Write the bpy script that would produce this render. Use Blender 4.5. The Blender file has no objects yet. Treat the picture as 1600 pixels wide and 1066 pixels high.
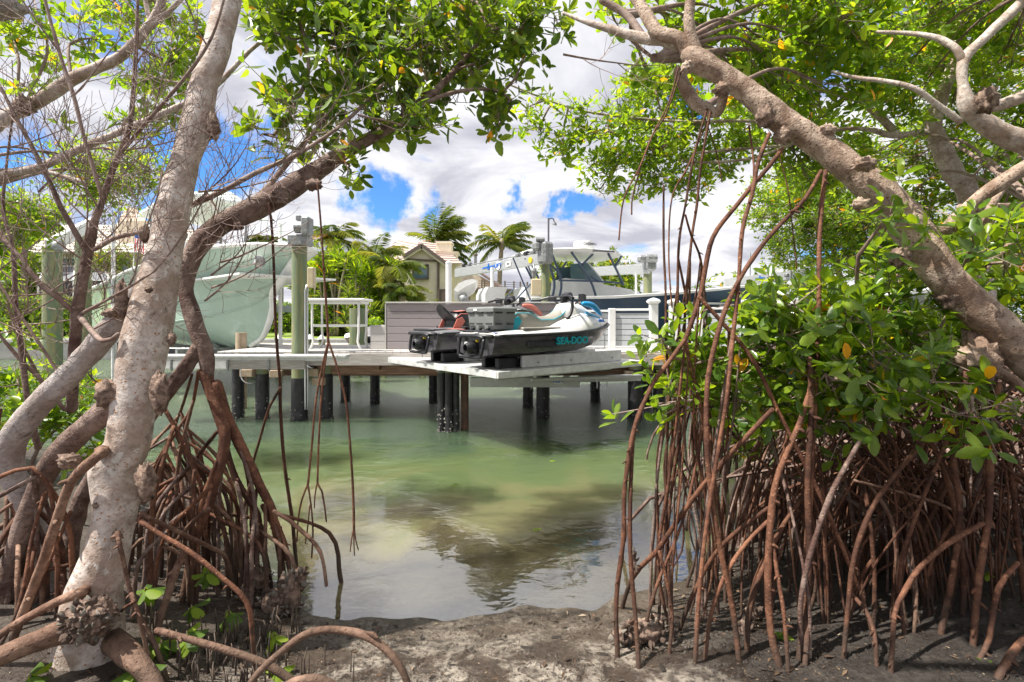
import bpy, math, random
import numpy as np
from mathutils import Vector, Matrix, noise
from math import radians as rad, sin, cos, pi
random.seed(7); RNG = np.random.default_rng(7)
S = bpy.context.scene; COL = S.collection
# ------------------------------------------------ camera (18 mm look, eye 1.9 m above the water, level)
F = 800.0; EYE = 1.9; HOR = 500.0
cam = bpy.data.cameras.new('camera'); cam.sensor_width = 36; cam.lens = 36*F/1600; cam.clip_start = .05; cam.clip_end = 3000
cam.shift_y = (HOR-533)/1600
camo = bpy.data.objects.new('camera', cam); COL.objects.link(camo); camo.location = (0, 0, EYE); camo.rotation_euler = (rad(90), 0, 0)
S.camera = camo
S.view_settings.view_transform = 'Standard'; S.view_settings.look = 'None'; S.view_settings.gamma = 1
S.view_settings.use_curve_mapping = False; S.view_settings.exposure = 0.9
# ------------------------------------------------ sky and sun
SUN_DIR = Vector((-.50, -.13, .86)).normalized()
W = bpy.data.worlds.new('World'); S.world = W; W.use_nodes = True
nt = W.node_tree; nt.nodes.clear()
def N(t, typ, **k):
    n = t.nodes.new(typ)
    for a, b in k.items(): setattr(n, a, b)
    return n
def setin(n, **k):
    for a, b in k.items(): n.inputs[a.replace('_', ' ')].default_value = b
def mth(t, op, a, b=None, c=None, clamp=False):
    n = t.nodes.new('ShaderNodeMath'); n.operation = op; n.use_clamp = clamp
    for i, v in enumerate((a, b, c)):
        if v is None: continue
        if isinstance(v, (int, float)): n.inputs[i].default_value = v
        else: t.links.new(v, n.inputs[i])
    return n.outputs[0]
def mixc(t, f, a, b, bt='MIX'):
    n = t.nodes.new('ShaderNodeMix'); n.data_type = 'RGBA'; n.blend_type = bt
    for i, v in ((0, f), (6, a), (7, b)):
        if isinstance(v, (int, float)): n.inputs[i].default_value = v
        elif isinstance(v, tuple): n.inputs[i].default_value = (*v, 1) if len(v) == 3 else v
        else: t.links.new(v, n.inputs[i])
    return n.outputs[2]
def maprange(t, v, a, b, c=0., d=1., smooth=True):
    n = t.nodes.new('ShaderNodeMapRange')
    if smooth: n.interpolation_type = 'SMOOTHSTEP'
    t.links.new(v, n.inputs[0])
    for i, x in enumerate((a, b, c, d)): n.inputs[i+1].default_value = x
    return n.outputs[0]
def noisen(t, vec, scale, detail=4, rough=.5, dist=0.):
    n = t.nodes.new('ShaderNodeTexNoise'); t.links.new(vec, n.inputs['Vector'])
    n.inputs['Scale'].default_value = scale; n.inputs['Detail'].default_value = detail
    n.inputs['Roughness'].default_value = rough; n.inputs['Distortion'].default_value = dist
    return n
sky = N(nt, 'ShaderNodeTexSky', sky_type='NISHITA', sun_disc=False)
sky.sun_elevation = math.asin(SUN_DIR.z); sky.sun_rotation = math.atan2(SUN_DIR.x, SUN_DIR.y); sky.dust_density = .3; sky.ozone_density = 2.5
tc = N(nt, 'ShaderNodeTexCoord'); sp = N(nt, 'ShaderNodeSeparateXYZ'); nt.links.new(tc.outputs['Generated'], sp.inputs[0])
zz = mth(nt, 'ADD', mth(nt, 'MAXIMUM', sp.outputs[2], 0.), .16)
cb = N(nt, 'ShaderNodeCombineXYZ')
nt.links.new(mth(nt, 'DIVIDE', sp.outputs[0], zz), cb.inputs[0]); nt.links.new(mth(nt, 'DIVIDE', sp.outputs[1], zz), cb.inputs[1])
n1 = noisen(nt, cb.outputs[0], 1.15, 7, .52, .25); n2 = noisen(nt, cb.outputs[0], 1.25, 8, .56, .5)
wob = noisen(nt, tc.outputs['Generated'], 9, 7, .62)
mask = maprange(nt, n1.outputs[0], .30, .43)
vm = N(nt, 'ShaderNodeVectorMath', operation='SUBTRACT'); nt.links.new(wob.outputs['Color'], vm.inputs[0]); vm.inputs[1].default_value = (.5, .5, .5)
vs = N(nt, 'ShaderNodeVectorMath', operation='MULTIPLY_ADD'); nt.links.new(vm.outputs[0], vs.inputs[0]); vs.inputs[1].default_value = (.26, .26, .22); nt.links.new(tc.outputs['Generated'], vs.inputs[2])
for px, py, r0, r1 in ((585, 320, .035, .075), (690, 318, .01, .05), (1072, 148, .03, .058), (345, 260, .05, .11), (25, 245, .03, .08), (905, 322, .02, .045), (800, 310, .0, .035), (235, 345, .02, .08), (420, 190, .0, .06), (1240, 300, 0, .05)):
    d = Vector((px-800, F, HOR-py)).normalized()
    ds = N(nt, 'ShaderNodeVectorMath', operation='DISTANCE'); nt.links.new(vs.outputs[0], ds.inputs[0]); ds.inputs[1].default_value = d
    mask = mth(nt, 'MULTIPLY', mask, maprange(nt, ds.outputs['Value'], r0, r1))
shade = maprange(nt, n2.outputs[0], .38, .59)
elev = maprange(nt, sp.outputs[2], .0, .35)
cloudc = mixc(nt, shade, (4.5, 4.5, 5.15), (8.0, 8.0, 8.3))
skyb = mixc(nt, 1., sky.outputs[0], (.56, 1.0, 1.5), 'MULTIPLY')
allc = mixc(nt, mask, skyb, cloudc)
bg = N(nt, 'ShaderNodeBackground'); bg.inputs[1].default_value = .072; nt.links.new(allc, bg.inputs[0])
wo = N(nt, 'ShaderNodeOutputWorld'); nt.links.new(bg.outputs[0], wo.inputs[0])
W.cycles.sampling_method = 'MANUAL'; W.cycles.sample_map_resolution = 512
sl = bpy.data.lights.new('sun', 'SUN'); sl.energy = 4.8; sl.angle = rad(.6); sl.color = (1, .95, .87)
so = bpy.data.objects.new('sun', sl); COL.objects.link(so); so.rotation_euler = (-SUN_DIR).to_track_quat('-Z', 'Y').to_euler(); so.location = (0, 0, 50)
S.cycles.max_bounces = 7; S.cycles.transparent_max_bounces = 8; S.cycles.sample_clamp_indirect = 6
# ------------------------------------------------ helpers
def P(px, py, d):
    "world point seen at pixel (px, py) of the photograph at distance d"
    return Vector(((px-800)/F*d, d, EYE-(py-HOR)/F*d))
def Z(py, d): return EYE-(py-HOR)/F*d
def X(px, d): return (px-800)/F*d
def thing(name, label, cat, loc=(0, 0, 0), group=None):
    o = bpy.data.objects.new(name, None); COL.objects.link(o); o.location = loc; o.empty_display_size = .1
    o['label'] = label; o['category'] = cat
    if group: o['group'] = group
    return o
def tag(o, label=None, cat=None, group=None, kind=None):
    for k, v in (('label', label), ('category', cat), ('group', group), ('kind', kind)):
        if v: o[k] = v
    return o
def origin(o):
    v = Vector((0, 0, 0))
    while o is not None: v += o.location; o = o.parent
    return v
class MB:
    def __init__(s, M=None): s.v = []; s.f = []; s.r = []; s.n = 0; s.M = M; s.mi = []
    def add(s, v, f, r=None):
        v = np.asarray(v, float).reshape(-1, 3)
        if s.M is not None:
            m = np.array(s.M); v = v @ m[:3, :3].T + m[:3, 3]
        s.v.append(v); s.f.extend([tuple(i+s.n for i in q) for q in f]); s.n += len(v)
        if r is not None: s.r.extend(r)
    def box(s, c, d, rz=0, bev=0, ry=0, rx=0):
        x, y, z = d[0]/2, d[1]/2, d[2]/2
        if bev:
            b = min(bev, x*.9, y*.9, z*.9); V = []
            for sx in (-1, 1):
                for sy in (-1, 1):
                    for sz in (-1, 1):
                        V += [(sx*x, sy*(y-b), sz*(z-b)), (sx*(x-b), sy*y, sz*(z-b)), (sx*(x-b), sy*(y-b), sz*z)]
            I = lambda sx, sy, sz, k: ((sx > 0)*4+(sy > 0)*2+(sz > 0))*3+k
            Fc = []
            for a in (-1, 1):
                Fc += [(I(a, -1, -1, 0), I(a, 1, -1, 0), I(a, 1, 1, 0), I(a, -1, 1, 0)), (I(-1, a, -1, 1), I(1, a, -1, 1), I(1, a, 1, 1), I(-1, a, 1, 1)), (I(-1, -1, a, 2), I(1, -1, a, 2), I(1, 1, a, 2), I(-1, 1, a, 2))]
                for b_ in (-1, 1):
                    Fc += [(I(a, b_, -1, 0), I(a, b_, 1, 0), I(a, b_, 1, 1), I(a, b_, -1, 1)), (I(a, -1, b_, 0), I(a, 1, b_, 0), I(a, 1, b_, 2), I(a, -1, b_, 2)), (I(-1, a, b_, 1), I(1, a, b_, 1), I(1, a, b_, 2), I(-1, a, b_, 2))]
                    for c_ in (-1, 1): Fc.append((I(a, b_, c_, 0), I(a, b_, c_, 1), I(a, b_, c_, 2)))
        else:
            V = [(a*x, b_*y, c_*z) for a in (-1, 1) for b_ in (-1, 1) for c_ in (-1, 1)]
            Fc = [(0, 1, 3, 2), (4, 6, 7, 5), (0, 4, 5, 1), (2, 3, 7, 6), (0, 2, 6, 4), (1, 5, 7, 3)]
        m = Matrix.Translation(c) @ Matrix.Rotation(rz, 4, 'Z') @ Matrix.Rotation(ry, 4, 'Y') @ Matrix.Rotation(rx, 4, 'X')
        m = np.array(m); V = np.array(V) @ m[:3, :3].T + m[:3, 3]
        s.add(V, Fc); return s
    def tube(s, pts, r, n=8, cap=True, disp=None, flat=None):
        pts = [Vector(p) for p in pts]; k = len(pts)
        if isinstance(r, (int, float)): r = [r]*k
        V = []; up = None
        for i in range(k):
            t = (pts[min(i+1, k-1)]-pts[max(i-1, 0)])
            if t.length < 1e-9: t = Vector((0, 0, 1))
            t.normalize()
            if up is None:
                up = Vector((0, 0, 1)) if abs(t.z) < .9 else Vector((1, 0, 0))
            up = (up - t*up.dot(t))
            if up.length < 1e-6: up = t.orthogonal()
            up.normalize(); sd = t.cross(up)
            for j in range(n):
                a = 2*pi*j/n; dr = up*cos(a)+sd*sin(a); rr = r[i]
                if disp: rr *= 1+disp(pts[i]+dr*r[i], i/k, a)
                V.append(pts[i]+dr*rr)
        Fc = [(i*n+j, i*n+(j+1) % n, (i+1)*n+(j+1) % n, (i+1)*n+j) for i in range(k-1) for j in range(n)]
        if cap: Fc += [tuple(range(n))[::-1], tuple((k-1)*n+j for j in range(n))]
        s.add(V, Fc); return s
    def cyl(s, a, b, r, n=10, r2=None): return s.tube([a, b], [r, r if r2 is None else r2], n)
    def lathe(s, c, prof, n=12, axis=None):
        V = []
        for rr, z in prof:
            for j in range(n): V.append((rr*cos(2*pi*j/n), rr*sin(2*pi*j/n), z))
        if axis is not None:
            q = Vector((0, 0, 1)).rotation_difference(Vector(axis)).to_matrix(); V = [q @ Vector(p) for p in V]
        V = [Vector(c)+Vector(p) for p in V]; k = len(prof)
        Fc = [(i*n+j, i*n+(j+1) % n, (i+1)*n+(j+1) % n, (i+1)*n+j) for i in range(k-1) for j in range(n)]
        Fc += [tuple(range(n))[::-1], tuple((k-1)*n+j for j in range(n))]
        s.add(V, Fc); return s
    def loft(s, secs, cap=True, closed=False):
        m = len(secs[0]); V = [p for q in secs for p in q]
        e = m if closed else m-1
        Fc = [(i*m+j, i*m+(j+1) % m, (i+1)*m+(j+1) % m, (i+1)*m+j) for i in range(len(secs)-1) for j in range(e)]
        if cap: Fc += [tuple(range(m))[::-1], tuple((len(secs)-1)*m+j for j in range(m))]
        s.add(V, Fc); return s
    def prism(s, poly, a, b, ax='y'):
        # polygon in the (x,z) plane swept along y (ax='y') or in (x,y) swept along z
        n = len(poly)
        if ax == 'y': V = [(p[0], a, p[1]) for p in poly]+[(p[0], b, p[1]) for p in poly]
        elif ax == 'x': V = [(a, p[0], p[1]) for p in poly]+[(b, p[0], p[1]) for p in poly]
        else: V = [(p[0], p[1], a) for p in poly]+[(p[0], p[1], b) for p in poly]
        s.add(V, [tuple(range(n)), tuple(range(2*n-1, n-1, -1))]+[(i, i+n, (i+1) % n+n, (i+1) % n) for i in range(n)]); return s
    def mesh(s, name, mat, off=Vector((0, 0, 0)), smooth=False):
        V = np.concatenate(s.v)-np.array(off); me = bpy.data.meshes.new(name)
        me.from_pydata(V.tolist(), [], s.f)
        if s.r:
            at = me.attributes.new('rnd', 'FLOAT', 'FACE'); at.data.foreach_set('value', np.array(s.r, dtype=np.float32))
        if mat: me.materials.append(mat)
        if smooth is True: me.polygons.foreach_set('use_smooth', [True]*len(me.polygons))
        elif smooth: me.polygons.foreach_set('use_smooth', [True]*len(me.polygons)); me.set_sharp_from_angle(angle=smooth)
        return me
    def build(s, name, mat, parent=None, smooth=False, label=None, kind=None, recalc=False):
        me = s.mesh(name, mat, origin(parent), smooth)
        if recalc or s.M is None and not s.r and len(me.polygons) < 4000:
            import bmesh
            b = bmesh.new(); b.from_mesh(me); bmesh.ops.recalc_face_normals(b, faces=b.faces); b.to_mesh(me); b.free()
        o = bpy.data.objects.new(name, me); COL.objects.link(o); o.parent = parent
        if label: o['label'] = label
        if kind: o['kind'] = kind
        return o
def place(name, me, loc, parent=None, rz=0, rot=None, scale=1):
    o = bpy.data.objects.new(name, me); COL.objects.link(o); o.parent = parent
    o.location = Vector(loc)-origin(parent); o.scale = (scale,)*3 if isinstance(scale, (int, float)) else scale
    if rot is not None: o.rotation_mode = 'QUATERNION'; o.rotation_quaternion = rot
    else: o.rotation_euler.z = rz
    return o
def path(pts, step=.08, rads=None):
    "Catmull-Rom through pts -> evenly stepped points and radii"
    pts = [Vector(p) for p in pts]; n = len(pts); rads = rads or [0]*n; out = []; ro = []
    for i in range(n-1):
        a, b, c, d = pts[max(i-1, 0)], pts[i], pts[i+1], pts[min(i+2, n-1)]
        k = max(1, int((c-b).length/step))
        for j in range(k):
            t = j/k
            out.append(.5*((2*b)+(-a+c)*t+(2*a-5*b+4*c-d)*t*t+(-a+3*b-3*c+d)*t**3)); ro.append(rads[i]*(1-t)+rads[i+1]*t)
    out.append(pts[-1]); ro.append(rads[-1]); return out, ro
def text(body, loc, size, mat, parent, rot=None, align='CENTER', ext=.003, sx=1, name='lettering'):
    cu = bpy.data.curves.new(name, 'FONT'); cu.body = body; cu.size = size; cu.extrude = ext; cu.align_x = align; cu.align_y = 'CENTER'; cu.offset = size*.022
    cu.materials.append(mat); o = bpy.data.objects.new(name, cu); COL.objects.link(o); o.parent = parent
    o.location = Vector(loc)-origin(parent); o.rotation_euler = rot or (pi/2, 0, 0); o.scale = (sx, 1, 1)
    return o
# ------------------------------------------------ materials
def mat(name, col, rough=.6, metal=0., var=0., scale=8., bump=0., bscale=None, col2=None, spec=.5, stretch=None, rnd=0., coat=0.):
    m = bpy.data.materials.new(name); m.use_nodes = True; t = m.node_tree; b = t.nodes['Principled BSDF']
    b.inputs['Roughness'].default_value = rough; b.inputs['Metallic'].default_value = metal; b.inputs['Specular IOR Level'].default_value = spec
    b.inputs['Coat Weight'].default_value = coat
    c = tuple(col)
    tcn = N(t, 'ShaderNodeTexCoord'); v = tcn.outputs['Object']
    if stretch:
        mp = N(t, 'ShaderNodeMapping'); mp.inputs['Scale'].default_value = stretch; t.links.new(v, mp.inputs[0]); v = mp.outputs[0]
    out = None
    if var or col2 or bump or rnd:
        nn = noisen(t, v, scale, 5, .6, .3)
        if col2: out = mixc(t, maprange(t, nn.outputs[0], .35, .68), c, tuple(col2))
        else: out = mixc(t, maprange(t, nn.outputs[0], .3, .7), tuple(x*(1-var) for x in c), tuple(min(1, x*(1+var)) for x in c))
        if rnd:
            oi = N(t, 'ShaderNodeObjectInfo'); f = maprange(t, oi.outputs['Random'], 0, 1, 1-rnd, 1+rnd, False)
            vmn = N(t, 'ShaderNodeVectorMath', operation='SCALE'); t.links.new(out, vmn.inputs[0]); t.links.new(f, vmn.inputs[3]); out = vmn.outputs[0]
        t.links.new(out, b.inputs[0])
        if bump:
            n2_ = noisen(t, v, bscale or scale*3, 5, .6); bp = N(t, 'ShaderNodeBump'); bp.inputs['Strength'].default_value = 1.; bp.inputs['Distance'].default_value = bump
            t.links.new(n2_.outputs[0], bp.inputs['Height']); t.links.new(bp.outputs[0], b.inputs['Normal'])
        t.links.new(maprange(t, nn.outputs[0], .3, .7, max(.03, rough-.08), min(1, rough+.1)), b.inputs['Roughness'])
    else: b.inputs[0].default_value = (*c, 1)
    return m
def leafmat(name, cols, yellow=.985, gloss=.38, trans=.45, tcol=(.24, .42, .03)):
    m = bpy.data.materials.new(name); m.use_nodes = True; t = m.node_tree; b = t.nodes['Principled BSDF']
    at = N(t, 'ShaderNodeAttribute', attribute_name='rnd'); oi = N(t, 'ShaderNodeObjectInfo')
    r = mth(t, 'FRACT', mth(t, 'ADD', at.outputs['Fac'], oi.outputs['Random']))
    cr = N(t, 'ShaderNodeValToRGB'); e = cr.color_ramp.elements; k = len(cols)
    e[0].position = 0; e[0].color = (*cols[0], 1); e[1].position = yellow-.01; e[1].color = (*cols[-1], 1)
    for i in range(1, k-1):
        x = cr.color_ramp.elements.new(i/(k-1)*yellow); x.color = (*cols[i], 1)
    x = cr.color_ramp.elements.new(yellow); x.color = (.62, .27, .02, 1)
    t.links.new(r, cr.inputs[0]); gp_ = N(t, 'ShaderNodeNewGeometry'); ns_ = noisen(t, gp_.outputs['Position'], 55, 3, .6); lc = mixc(t, maprange(t, ns_.outputs[0], .62, .74, 0, .55), cr.outputs[0], (.10, .07, .02)); lc = mixc(t, maprange(t, ns_.outputs[0], .30, .55, .22, 0), lc, (.20, .26, .05))
    b.inputs['Roughness'].default_value = gloss; t.links.new(lc, b.inputs[0])
    tr = N(t, 'ShaderNodeBsdfTranslucent'); tcx = mixc(t, 1., lc, (3.7, 3.3, 1.0), 'MULTIPLY'); t.links.new(tcx, tr.inputs[0])
    mx = N(t, 'ShaderNodeMixShader'); mx.inputs[0].default_value = trans; t.links.new(b.outputs[0], mx.inputs[1]); t.links.new(tr.outputs[0], mx.inputs[2])
    t.links.new(mx.outputs[0], t.nodes['Material Output'].inputs[0]); return m
def barkmat(name, c1, c2, spots, spotc, bump=.004, wet=None, ornd=.0):
    m = bpy.data.materials.new(name); m.use_nodes = True; t = m.node_tree; b = t.nodes['Principled BSDF']
    g = N(t, 'ShaderNodeNewGeometry'); v = g.outputs['Position']
    nA = noisen(t, v, 5, 6, .62, .5); nB = noisen(t, v, 28, 5, .7, .2); nC = noisen(t, v, 90, 3, .6)
    c = mixc(t, maprange(t, nA.outputs[0], .34, .66), c1, c2)
    c = mixc(t, maprange(t, nB.outputs[0], .42, .68, 0, .55), c, tuple(x*.55 for x in c1))
    vo = N(t, 'ShaderNodeTexVoronoi'); t.links.new(v, vo.inputs['Vector']); vo.inputs['Scale'].default_value = 42; vo.inputs['Randomness'].default_value = 1
    sp_ = mth(t, 'MULTIPLY', maprange(t, vo.outputs['Distance'], .30, .12), maprange(t, nA.outputs[0], .40, .55, 0, spots))
    c = mixc(t, sp_, c, spotc)
    nD = noisen(t, v, 9, 5, .72, 1.); c = mixc(t, maprange(t, nD.outputs[0], .56, .70, 0, .8), c, tuple(x*.30 for x in c1)); nE = noisen(t, v, 13, 5, .7, .6); c = mixc(t, maprange(t, nE.outputs[0], .60, .66, 0, .5), c, tuple(min(.75, x*1.35) for x in c2))
    oi = N(t, 'ShaderNodeObjectInfo'); vmn = N(t, 'ShaderNodeVectorMath', operation='SCALE'); t.links.new(c, vmn.inputs[0]); t.links.new(maprange(t, oi.outputs['Random'], 0, 1, 1-ornd, 1+ornd, False), vmn.inputs[3]); c = vmn.outputs[0]
    if wet:
        s_ = N(t, 'ShaderNodeSeparateXYZ'); t.links.new(v, s_.inputs[0])
        h = mth(t, 'ADD', s_.outputs[2], maprange(t, nA.outputs[0], .2, .8, -.12, .12)); c = mixc(t, maprange(t, h, .14, .50, .8, 0), c, wet)
    t.links.new(c, b.inputs[0]); b.inputs['Roughness'].default_value = .75; b.inputs['Specular IOR Level'].default_value = .3
    hh = mth(t, 'ADD', mth(t, 'MULTIPLY', nB.outputs[0], .7), mth(t, 'ADD', mth(t, 'MULTIPLY', nC.outputs[0], .35), mth(t, 'MULTIPLY', maprange(t, vo.outputs['Distance'], .3, .1), .2)))
    bp = N(t, 'ShaderNodeBump'); bp.inputs['Strength'].default_value = 1; bp.inputs['Distance'].default_value = bump*2.2
    t.links.new(hh, bp.inputs['Height']); t.links.new(bp.outputs[0], b.inputs['Normal']); return m
PALE = barkmat('pale_bark', (.34, .25, .195), (.64, .57, .52), .95, (.34, .16, .06), .004)
GREYB = barkmat('grey_wood', (.34, .28, .25), (.47, .43, .41), .35, (.16, .11, .08), .006)
TANB = barkmat('tan_bark', (.23, .145, .10), (.55, .43, .34), .95, (.12, .06, .04), .008)
DARKB = barkmat('dark_bark', (.10, .052, .040), (.30, .22, .185), .6, (.40, .25, .15), .008)
ROOT = barkmat('root_bark', (.072, .029, .018), (.19, .084, .047), .6, (.32, .17, .10), .0045, wet=(.065, .046, .035), ornd=.38)
ROOTP = barkmat('pale_root_bark', (.13, .065, .042), (.29, .18, .125), .85, (.11, .05, .03), .005, wet=(.10, .07, .05), ornd=.25)
TWIG = barkmat('twig_bark', (.20, .13, .105), (.34, .26, .22), .3, (.12, .06, .05), .002)
KNOB = mat('knot_wood', (.10, .06, .045), .85, var=.4, scale=30, bump=.012, bscale=60, col2=(.34, .24, .18))
OYS = mat('oyster_shell', (.10, .085, .07), .7, scale=25, bump=.006, bscale=70, col2=(.50, .44, .36), rnd=.35)
LEAF = leafmat('mangrove_leaf', [(.035, .080, .014), (.065, .125, .016), (.11, .18, .018), (.18, .25, .02)], yellow=.995, trans=.36)
LEAFB = leafmat('bright_leaf', [(.065, .135, .015), (.10, .19, .018), (.16, .25, .02), (.22, .29, .025)], yellow=.994)
LEAFN = leafmat('glossy_leaf', [(.045, .10, .015), (.075, .145, .018), (.125, .20, .018), (.21, .30, .02)], yellow=.988, gloss=.3, trans=.4)
FARL = leafmat('far_foliage', [(.04, .075, .015), (.07, .12, .02), (.12, .17, .025), (.17, .20, .03)], yellow=.995, gloss=.6)
HEDL = leafmat('hedge_leaf', [(.05, .10, .01), (.09, .17, .012), (.17, .26, .012), (.24, .32, .015)], yellow=.999, gloss=.6)
PALMG = leafmat('palm_frond', [(.04, .07, .02), (.07, .11, .03), (.11, .14, .04), (.16, .17, .05)], yellow=.9999, gloss=.5)
WHITE = mat('white_paint', (.80, .80, .78), .35, var=.05, scale=4)
WHITEV = mat('white_vinyl', (.78, .78, .77), .4, var=.04, scale=6)
ALU = mat('brushed_aluminium', (.62, .63, .64), .42, .75, var=.12, scale=14, stretch=(1, 1, 8))
ALUP = mat('aluminium_platform', (.66, .66, .65), .5, .35, var=.12, scale=9)
GALV = mat('galvanised_motor', (.27, .28, .28), .5, .5, var=.3, scale=20)
TREAT = mat('treated_piling', (.15, .20, .12), .85, scale=4, col2=(.27, .26, .13), bump=.006, bscale=20, stretch=(3, 3, .4), var=.1)
BLACKW = mat('black_pile_wrap', (.012, .012, .015), .42, scale=12, col2=(.030, .028, .030), bump=.003)
BARN = mat('barnacle_crust', (.05, .045, .04), .9, scale=60, col2=(.35, .33, .30), bump=.01, bscale=90)
DECKW = mat('weathered_deck_wood', (.36, .32, .29), .8, scale=7, col2=(.52, .49, .46), bump=.002, stretch=(.6, 6, 6), rnd=.1)
BROWNW = mat('brown_joist_wood', (.16, .09, .055), .85, scale=6, col2=(.27, .17, .11), bump=.003, stretch=(.5, 5, 5), rnd=.12)
CAPW = mat('pale_block_wood', (.36, .27, .18), .85, scale=6, col2=(.48, .38, .28), bump=.003, rnd=.1)
COMP = mat('composite_plank', (.29, .255, .26), .6, var=.07, scale=10, stretch=(.5, 6, 6), rnd=.07)
COMPS = mat('pale_composite', (.46, .44, .42), .6, var=.06, scale=10)
GREYP = mat('grey_slat', (.40, .42, .44), .55, var=.05, scale=6, rnd=.05)
BLACKP = mat('black_plastic', (.016, .016, .020), .38, var=.2, scale=20)
DGREY = mat('charcoal_hull', (.040, .038, .048), .3, scale=2.5, coat=.3, col2=(.085, .08, .088), stretch=(1, 1, 3))
MGREY = mat('grey_hull', (.16, .16, .165), .3, var=.1, scale=5, coat=.3)
SKIW = mat('ivory_gelcoat', (.76, .75, .72), .25, var=.04, scale=5, coat=.4)
SKIS = mat('khaki_seat_vinyl', (.30, .28, .24), .5, var=.08, scale=10)
BOXG = mat('grey_cargo_box', (.19, .20, .195), .45, var=.07, scale=8)
TEAL = mat('teal_vinyl', (.0, .36, .46), .4)
CYAN = mat('blue_trim', (.01, .30, .62), .3)
REDP = mat('red_trim', (.55, .055, .03), .35, var=.1)
CORAL = mat('coral_trim', (.55, .16, .12), .4, var=.1)
NAVY = mat('navy_gelcoat', (.020, .050, .095), .35, var=.05, scale=2, coat=.15, spec=.3)
FRAMEB = mat('blue_grey_tube', (.07, .10, .16), .3, .3)
SAGE = mat('sage_gelcoat', (.40, .52, .44), .22, var=.05, scale=1.2, coat=.6)
GLASS = mat('tinted_glass', (.10, .17, .21), .08, .0, spec=.9)
BEIGE = mat('beige_box', (.55, .46, .30), .5, var=.06)
BLUEP = mat('blue_print', (.01, .13, .50), .5); YELP = mat('yellow_print', (.75, .52, .03), .5); GREYT = mat('grey_print', (.12, .12, .14), .5); WPR = mat('white_print', (.8, .8, .8), .5)
STUC = mat('cream_stucco', (.74, .66, .53), .9, var=.06, scale=3); STUC2 = mat('beige_stucco', (.66, .55, .42), .9, var=.06, scale=3)
ROOFT = mat('clay_roof_tile', (.46, .36, .32), .85, var=.12, scale=4, rnd=.14); TRIMB = mat('brown_trim', (.13, .095, .08), .7)
CONC = mat('concrete', (.36, .35, .33), .9, var=.12, scale=3, bump=.006); PTRUNK = mat('palm_trunk', (.26, .21, .16), .9, var=.2, scale=6, bump=.02)
STEM = mat('pale_stem', (.30, .25, .18), .9, var=.2, scale=6)
# ================================================ SETTING
def shore_y(x):
    xs = [-40, -6, -4, -2.6, -1.3, .5, 1.5, 2.3, 4, 7, 40]; ys = [9, 7.6, 6.3, 4.5, 3.25, 3.30, 3.95, 4.9, 6.6, 8, 9]
    return np.interp(x, xs, ys)+.05*np.sin(np.asarray(x)*3.1+.6)+.03*np.sin(np.asarray(x)*7.7+1)+.015*np.sin(np.asarray(x)*19)
def ground_z(x, y):
    s = shore_y(x)-y; x = np.asarray(x, float)
    z = np.where(s > 0, .004+.15*(1-np.exp(-(s.clip(0, 30)/.85)**1.6))+.012*s.clip(0, 6), np.maximum(np.where(s > -1, s*.13+.004, -.126+(s+1)*.3), -1.7))
    z = z+.10*np.clip((x-1.3)/2, 0, 1)*np.clip(s/1.5, 0, 1)+.10*np.clip((-x-1.4)/2, 0, 1)*np.clip(s/1.5, 0, 1)
    return z
def gz(x, y):
    return float(ground_z(np.array([x]), np.array([y]))[0])+mudn(x, y)
def mudn(x, y):
    k_ = min(1, .22+abs(float(shore_y(x))-y)*1.3)
    return k_*(.015*noise.fractal(Vector((x*2.1, y*2.1, 0)), .8, 2., 4)+.005*noise.noise(Vector((x*14, y*14, 3))))
xs = np.concatenate([np.linspace(-40, -6, 14)[:-1], np.linspace(-6, -2, 50)[:-1], np.linspace(-2, 3.2, 260)[:-1], np.linspace(3.2, 7, 40)[:-1], np.linspace(7, 40, 12)])
ys = np.concatenate([np.linspace(-20, 1.5, 12)[:-1], np.linspace(1.5, 4.2, 130)[:-1], np.linspace(4.2, 9, 30)[:-1], np.linspace(9, 27, 8)])
GX, GY = np.meshgrid(xs, ys); GZ = ground_z(GX, GY)
GZ += np.array([mudn(a, b) if -6 < a < 7 and 1 < b < 9 else 0 for a, b in zip(GX.ravel(), GY.ravel())]).reshape(GX.shape)
nx = len(xs); ny = len(ys)
fc = [(j*nx+i, j*nx+i+1, (j+1)*nx+i+1, (j+1)*nx+i) for j in range(ny-1) for i in range(nx-1)]
m = bpy.data.materials.new('wet_mud'); m.use_nodes = True; t = m.node_tree; b = t.nodes['Principled BSDF']
g = N(t, 'ShaderNodeNewGeometry'); v = g.outputs['Position']; s_ = N(t, 'ShaderNodeSeparateXYZ'); t.links.new(v, s_.inputs[0])
a1 = noisen(t, v, 3.2, 6, .65, .6); a2 = noisen(t, v, 26, 6, .72, .4); a3 = noisen(t, v, 120, 4, .6)
c = mixc(t, maprange(t, a1.outputs[0], .40, .60), (.075, .055, .042), (.38, .33, .27))
c = mixc(t, maprange(t, a2.outputs[0], .44, .60, 0, .9), c, (.045, .032, .024))
c = mixc(t, maprange(t, a3.outputs[0], .62, .72, 0, .7), c, (.42, .37, .30))
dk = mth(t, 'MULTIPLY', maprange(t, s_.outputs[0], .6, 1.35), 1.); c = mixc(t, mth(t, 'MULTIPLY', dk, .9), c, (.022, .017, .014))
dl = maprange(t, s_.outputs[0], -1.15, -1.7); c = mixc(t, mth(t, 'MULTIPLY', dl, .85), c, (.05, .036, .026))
sub = maprange(t, s_.outputs[2], .0, -.12); wet_ = maprange(t, mth(t, 'ADD', s_.outputs[2], mth(t, 'MULTIPLY', a1.outputs[0], -.05)), -.02, .045); c = mixc(t, mth(t, 'MULTIPLY', mth(t, 'SUBTRACT', 1., wet_), .6), c, (.12, .095, .07)); c = mixc(t, sub, c, (.33, .275, .18))
t.links.new(c, b.inputs[0])
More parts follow.
